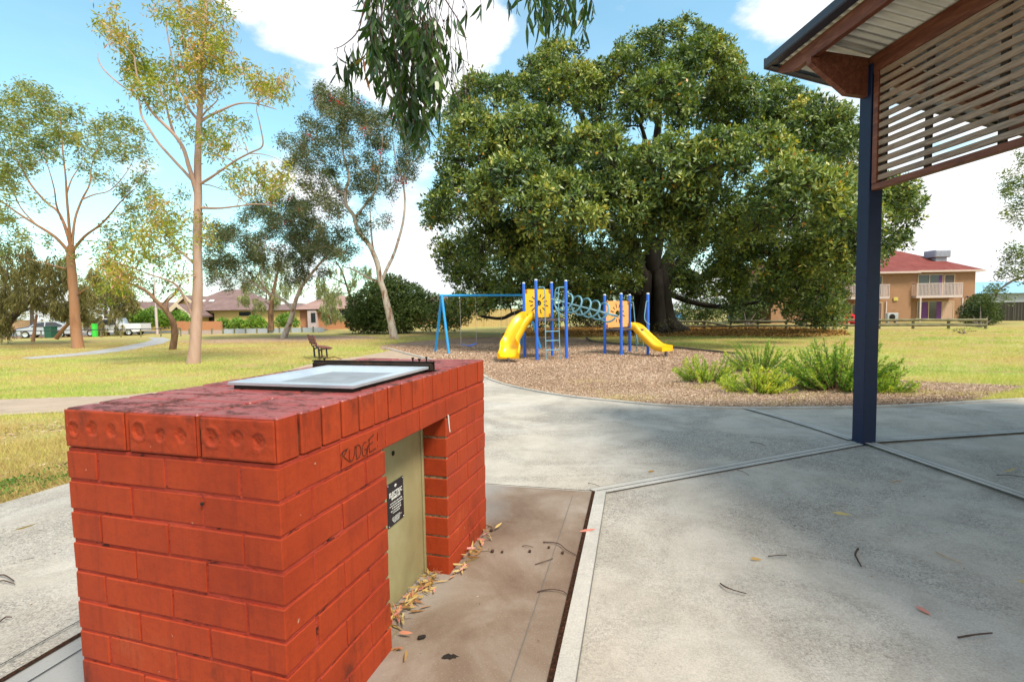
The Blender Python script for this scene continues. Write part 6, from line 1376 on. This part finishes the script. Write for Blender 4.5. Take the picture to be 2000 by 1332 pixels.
# ------------------------------------------------------------------ low houses on the left
M_yw = paint('yellow_render', (.62, .48, .17), .8); M_brk = paint('orange_brick', (.46, .22, .12), .9, .1, .25, 12); M_barge = paint('cream_barge', (.62, .52, .36), .7)
YH = 62.0
def hz(px, py, Y=YH): return P3(px, py, Y)
hs_ = empty('low_house', (X_(440, YH), YH, G0), 0, 'yellow rendered house with mauve-brown hipped roof and two skylights', 'house')
xa, xb = X_(385, YH), X_(492, YH); ze = hz(440, 606).z; zr = hz(420, 578).z
m = MB(); m.box(xa, xb, YH, YH+9, G0, ze); pobj(m, 'wall', M_yw, hs_)
m = hip(xa-2.5, xb, YH, YH+9, ze, zr+1.0, 4.0, .6); rf_ = pobj(m, 'roof', M_btile, hs_, fix=True)
for (px, py) in ((397, 587), (414, 587)):
    c = hz(px, py, YH+1.6); m = MB(); m.box(-.28, .28, -.2, .25, -.02, .06); o = m.build('skylight', M_white, rf_); Mx = Matrix.Rotation(math.radians(28), 4, 'X'); o.rotation_euler = Mx.to_euler(); o.location = Vector((c.x, YH+1.5, ze+(1.5+.6)/(4.5+.6)*(zr+1.0-ze)+.06))-hs_.location
m = MB(); x = X_(478, YH); m.box(x-.75, x+.75, YH-.03, YH-.004, ze-.75, ze-.25); pobj(m, 'window', M_glass, hs_)
m = MB(); m.box(xa-.3, xa+2.1, YH-.02, YH-.003, G0, ze-.35); pobj(m, 'carport_opening', M_crack, hs_)
def gable_house(label, x0p, x1p, Y, e_py, r_py, wallm, roofm, grp=None):
    x0, x1 = X_(x0p, Y), X_(x1p, Y); ze, zr = hz((x0p+x1p)/2, e_py, Y).z, hz((x0p+x1p)/2, r_py, Y).z; e = empty('gable_house', ((x0+x1)/2, Y, G0), 0, label, 'house', grp); xc = (x0+x1)/2
    m = MB(); m.prism([(x0, G0), (x1, G0), (x1, ze), (xc, zr-.15), (x0, ze)], 1, Y, Y+8); pobj(m, 'wall', wallm, e, fix=True)
    m = MB(); o_ = .6; sl_ = (zr-ze)/(xc-x0); m.prism([(x0-o_, ze-o_*sl_), (xc, zr), (x1+o_, ze-o_*sl_), (x1+o_, ze-o_*sl_+.2), (xc, zr+.2), (x0-o_, ze-o_*sl_+.2)], 1, Y-.45, Y+8.4); pobj(m, 'roof', roofm, e, fix=True)
    m = MB(); m.prism([(x0-o_, ze-o_*sl_-.15), (xc, zr-.15), (x1+o_, ze-o_*sl_-.15), (x1+o_, ze-o_*sl_+.24), (xc, zr+.24), (x0-o_, ze-o_*sl_+.24)], 1, Y-.55, Y-.455); pobj(m, 'barge_board', M_barge, e, fix=True)
    m = MB(); m.box(xc-.9, xc+.9, Y-.03, Y-.003, G0+1.0, G0+2.1); pobj(m, 'window', M_glass, e)
gable_house('cream gabled house front seen above the hedge, left of the lamp pole', 252, 286, 60, 608, 592, M_yw, M_btile)
gable_house('taller cream gable behind the crooked tree fork and tall gum trunk', 345, 385, 64, 597, 580, M_yw, M_btile)
gable_house('lower cream gable porch between the crooked tree and tall gum', 335, 366, 58, 611, 597, M_yw, M_btile)
h2 = empty('low_house', (X_(560, 60), 60, G0), 0, 'long yellow house wing behind the weeping tree', 'house'); xa, xb = X_(493, 60), X_(583, 60)
m = MB(); m.box(xa, xb, 60.5, 68, G0, hz(540, 607, 60).z); pobj(m, 'wall', M_yw, h2); m = hip(xa, xb+1, 60.5, 68, hz(540, 606, 60).z, hz(540, 591, 60).z, 3, .5); pobj(m, 'roof', M_btile, h2, fix=True)
h3 = empty('brick_house', (X_(620, 55), 55, G0), 0, 'orange brick unit with pink-brown roof and white bay window', 'house'); xa, xb = X_(585, 55), X_(690, 55); ze = hz(620, 604, 55).z
m = MB(); m.box(xa, xb, 55, 62, G0, ze); pobj(m, 'wall', M_brk, h3); m = hip(xa, xb, 55, 62, ze, hz(620, 582, 55).z+.3, 2.2, .6); pobj(m, 'roof', M_ptile, h3, fix=True)
m = MB(); x = X_(612, 55); m.box(x-.5, x+.5, 54.5, 54.99, G0+.1, ze-.1); by_ = pobj(m, 'bay_window', M_trim, h3); m = MB(); m.box(x-.1, x+.4, 54.47, 54.495, G0+.8, ze-.4); m.box(x+.0, x+.05, 54.44, 54.468, G0+.8, ze-.4); pobj(m, 'pane', M_glass, by_)
m = MB(); x = X_(668, 55); m.box(x-.6, x+.6, 54.96, 54.995, G0+1.1, G0+2.1); pobj(m, 'window', M_glass, h3)
h4 = empty('low_house', (X_(880, 75), 75, G0), 0, 'distant brown roofed house showing beside the fig edge', 'house'); m = MB(); m.box(X_(800, 75), X_(900, 75), 75, 83, G0, 2.0); pobj(m, 'wall', M_brk, h4); m = hip(X_(800, 75), X_(900, 75), 75, 83, 2.0, 3.8, 3); pobj(m, 'roof', M_btile, h4, fix=True)
h5 = empty('low_house', (X_(262, 75), 75, G0), 0, 'distant house with red tiled roof behind the hedge bushes', 'house'); m = MB(); m.box(X_(230, 75), X_(300, 75), 75, 83, G0, 2.2); pobj(m, 'wall', M_brk, h5); m = hip(X_(230, 75), X_(300, 75), 75, 83, 2.2, hz(262, 587, 75).z, 3); pobj(m, 'roof', M_rtile, h5, fix=True)
# walls and low fence
bwall = MB(); a, b = hz(347, 629, 50), hz(430, 627, 50); bwall.box(a.x, b.x, 50, 50.35, G0, a.z); bwall.box(a.x-.05, a.x+.5, 49.9, 50.45, G0, a.z+.08); o = bwall.build('brick_garden_wall', M_brk); tag(o, 'low orange brick garden wall beyond the tall gum', 'wall')
ww = empty('white_garden_wall', (X_(430, 44), 44, G0), 0, 'long low white panel wall with dark posts crossing behind the gums', 'wall')
x0, x1 = X_(345, 46), X_(632, 46); K = 13
for i in range(K):
    xa = x0+(x1-x0)*i/K; xb = x0+(x1-x0)*(i+1)/K
    m = MB(); m.box(xa+.06, xb-.06, 46, 46.08, G0, G0+.36+.08*(i > 3)); pobj(m, 'panel', paint('panel', (.36, .41, .48) if i > 3 else (.42, .34, .33), .8), ww)
    m = MB(); m.box(xa-.05, xa+.05, 45.95, 46.13, G0, G0+.52); pobj(m, 'post', M_log, ww)
rl = empty('low_rail_fence', (X_(100, 40), 40, G0), 0, 'thin dark rail on short posts along the car park edge at left', 'fence')
xs = np.linspace(X_(-80, 42), X_(350, 42), 12)
for i, x in enumerate(xs): m = MB(); m.tube([(x, 42, G0), (x, 42, G0+.72)], .05, 6); pobj(m, 'post', M_log, rl)
m = MB(); m.tube([(xs[0], 41.94, G0+.68), (xs[-1], 41.94, G0+.68)], .035, 6); pobj(m, 'rail', M_dark, rl)
lp = empty('street_lamp', (X_(304, 48), 48, G0), 0, 'slim pale street lamp pole rising behind the crooked tree', 'street lamp'); x = X_(304, 48)
m = MB(); m.tube([(x, 48, G0), (x, 48, G0+2.6)], .12, 8); m.tube([(x, 48, G0+2.6), (x, 48, G0+7), (x+.1, 48, G0+7.3), (x+.9, 48, G0+7.5)], .05, 8); pobj(m, 'pole', M_trim, lp); m = MB(); m.box(x+.8, x+1.5, 47.85, 48.15, G0+7.42, G0+7.6, 0, .04); pobj(m, 'lamp_head', M_trim, lp)
c = at(186, 658); gb = empty('bollard', c, 0, 'bright green square bollard between the gum trunk and drooping wattle', 'bollard'); m = MB(); m.box(-.16, .16, -.16, .16, 0, 1.12, 0, .03); m.box(-.18, .18, -.18, .18, 1.121, 1.18, 0, .02); m.build('post', paint('bright_green', (.05, .60, .06), .5), gb)
c = at(100, 660); wb = empty('wheelie_bin', c, 0, 'dark green wheelie bin in front of the silver car', 'bin'); M_bin = paint('bin_green', (.02, .09, .06), .5)
m = MB(); m.prism([(-.28, 0), (.28, 0), (.34, .95), (-.34, .95)], 1, -.3, .3); m.build('body', M_bin, wb, fix=True); m = MB(); m.box(-.37, .37, -.35, .35, .951, 1.03, 0, .03); m.build('lid', M_bin, wb)
for sx_ in (-.2, .2): m = MB(); m.tube([(sx_-.03, .28, .1), (sx_+.03, .28, .1)], .1, 10); m.build('wheel', M_crack, wb)
# cars
def car(label, loc, rz, prof, glass, width, col, wheels, length, name='parked_car', cat='car'):
    e = empty(name, loc, rz, label, cat); M_c = paint(name+'_paint', col, .25, .6, .04); w_ = width/2
    m = MB(); nP = len(prof); vs = []
    for (yy, ins) in ((-w_, .10), (-w_+.07, .0), (w_-.07, .0), (w_, .10)):
        for (x, z) in prof:
            k = ins if yy in (-w_, w_) else 0; cz = .55; t_ = max(0, (z-.95)/.55)*.22
            vs.append((x*(1-k*.15), yy*(1-t_) , cz+(z-cz)*(1-k*.35)))
    fs = [tuple(range(nP))[::-1], tuple(range(3*nP, 4*nP))]+[(r*nP+i, r*nP+(i+1) % nP, (r+1)*nP+(i+1) % nP, (r+1)*nP+i) for r in range(3) for i in range(nP)]
    m.add(vs, fs, 0); m.build('body', M_c, e, fix=True)
    for g_ in glass:
        for sd in (-1, 1):
            m = MB(); vs = []
            for (x, z) in g_: t_ = max(0, (z-.95)/.55)*.22; yy = sd*(w_*(1-t_)+.006); vs.append((x, yy, z))
            m.add(vs, [tuple(range(len(g_)))]); o = m.build('side_window', M_glass, e); o.modifiers.new('t', 'SOLIDIFY').thickness = .01
    for x in wheels:
        for sd in (-1, 1):
            wh = empty('wheel', (x, sd*(w_-.08), .32)); wh.parent = e
            m = MB(); m.lathe([(.20, -.1), (.30, -.1), (.32, -.06), (.32, .06), (.30, .1), (.20, .1)], 18); o = m.build('tyre', M_crack, wh); o.rotation_euler = (PI/2, 0, 0)
            m = MB(); m.lathe([(0, -.085), (.19, -.085), (.21, -.1), (.21, .1), (.19, .085), (0, .085)], 14); o = m.build('rim', M_steel, wh); o.rotation_euler = (PI/2, 0, 0)
    m = MB(); fx = min(p[0] for p in prof)
    for sd in (-1, 1): m = MB(); m.box(fx-.005, fx+.12, sd*(w_-.35)-.15, sd*(w_-.35)+.15, .60, .74, 0, .02); m.build('headlight', M_white, e)
    return e
hatch = [(-2.0, .30), (-2.05, .55), (-1.95, .78), (-1.0, .95), (-.45, 1.42), (.9, 1.46), (1.75, 1.05), (1.95, .95), (2.0, .5), (1.95, .3)]
gl_h = [[(-.85, .97), (-.38, 1.36), (.1, 1.38), (.1, .97)], [(.18, .97), (.18, 1.38), (.85, 1.39), (1.45, 1.08), (1.3, .97)]]
c = at(78, 660); car('silver hatchback parked between the dark car and white truck at far left', (c.x, c.y+.8, G0), .35, hatch, gl_h, 1.7, (.42, .47, .55), (-1.25, 1.25), 4)
c = at(42, 658); car('dark blue car parked leftmost behind the silver hatchback', (c.x-.5, c.y+3.0, G0), .35, hatch, gl_h, 1.75, (.02, .045, .12), (-1.25, 1.25), 4.2)
ute = [(-2.5, .35), (-2.5, .85), (-1.3, 1.0), (-.75, 1.62), (.55, 1.66), (.65, 1.12), (2.6, 1.12), (2.6, .45), (2.5, .35)]
c = at(155, 660); car('white utility truck with tray parked behind the pink gum trunk', (c.x, c.y+4.0, G0), .12, ute, [[(-1.05, 1.04), (-.68, 1.54), (-.1, 1.56), (-.1, 1.04)], [(-.02, 1.04), (-.02, 1.56), (.48, 1.57), (.52, 1.04)]], 1.8, (.62, .64, .68), (-1.65, 1.6), 5, 'utility_truck', 'truck')
c = P3(1297, 618, 52); car('blue car half hidden under the fig beside the scrub', (c.x, 52, G0), .1, hatch, gl_h, 1.75, (.05, .18, .36), (-1.25, 1.25), 4.2)
c = P3(1460, 626, 55); car('pale blue car seen under the fig behind the rail fence', (c.x, 55, G0), .1, hatch, gl_h, 1.75, (.40, .50, .58), (-1.25, 1.25), 4.2)
# far tree line
def far_tree(label, px, py, r, Y, fm):
    t = Tree('far_tree', label, 'tree', (P3(px, 600, Y).x, Y, G0), 'trees beyond the houses'); R_ = r/F*Y; c = P3(px, py, Y); t.limb([t.base, t.base.lerp(c, .6), c], .25, .08)
    Cs = []; Rs = []
    for i in range(16): d = rdir(1)[0]; Cs.append(tuple(np.array(c)+d*R_*.6*np.array([1, 1, .8]))); Rs.append(R_*.42)
    t.connect(Cs, .03, .1); Q, rn = gum_leaves(Cs, Rs, 42, .4, .15, .2, 2.5, .9); t.crown(Q, fm, rn); t.wood(M_darkbark)
for a in (('olive tree spreading above the white truck and green bollard', 205, 590, 40, 56, F_olive), ('broad olive tree filling the gap beyond the left hedge bushes', 215, 560, 42, 70, F_olive), ('grey-green tree crown behind the crooked tree', 300, 560, 30, 66, F_grey), ('dark grey-green tree behind the weeping tree crown', 520, 575, 34, 72, F_grey), ('pale green tree behind the thin weeping tree', 650, 570, 30, 74, F_weep), ('tall olive tree rising behind the far left wattle', 60, 545, 60, 62, F_olive), ('yellow-green tree behind the pink gum trunk', 165, 555, 36, 64, F_weep), ('dark tree beyond the low houses behind the drooping wattle', 250, 585, 22, 85, F_shrub), ('grey-green tree rising behind the yellow house ridge', 445, 583, 16, 90, F_grey), ('rounded green tree behind the gable left of the tall gum', 355, 575, 18, 88, F_hedge), ('tree beyond the brick unit roof', 655, 590, 22, 80, F_grey), ('dark tree behind the pale tan fence', 960, 590, 40, 75, F_shrub), ('wide tree behind the far left cars', 20, 600, 45, 80, F_olive), ('leafy tree behind the white truck', 120, 600, 40, 80, F_olive), ('dark tree mass behind the fig beside the brick units', 1500, 590, 45, 70, F_shrub), ('broad dark tree beyond the blue car under the fig', 1380, 585, 50, 72, F_shrub), ('tree beyond the blue roofed shed', 1985, 570, 22, 85, F_grey)): far_tree(*a)
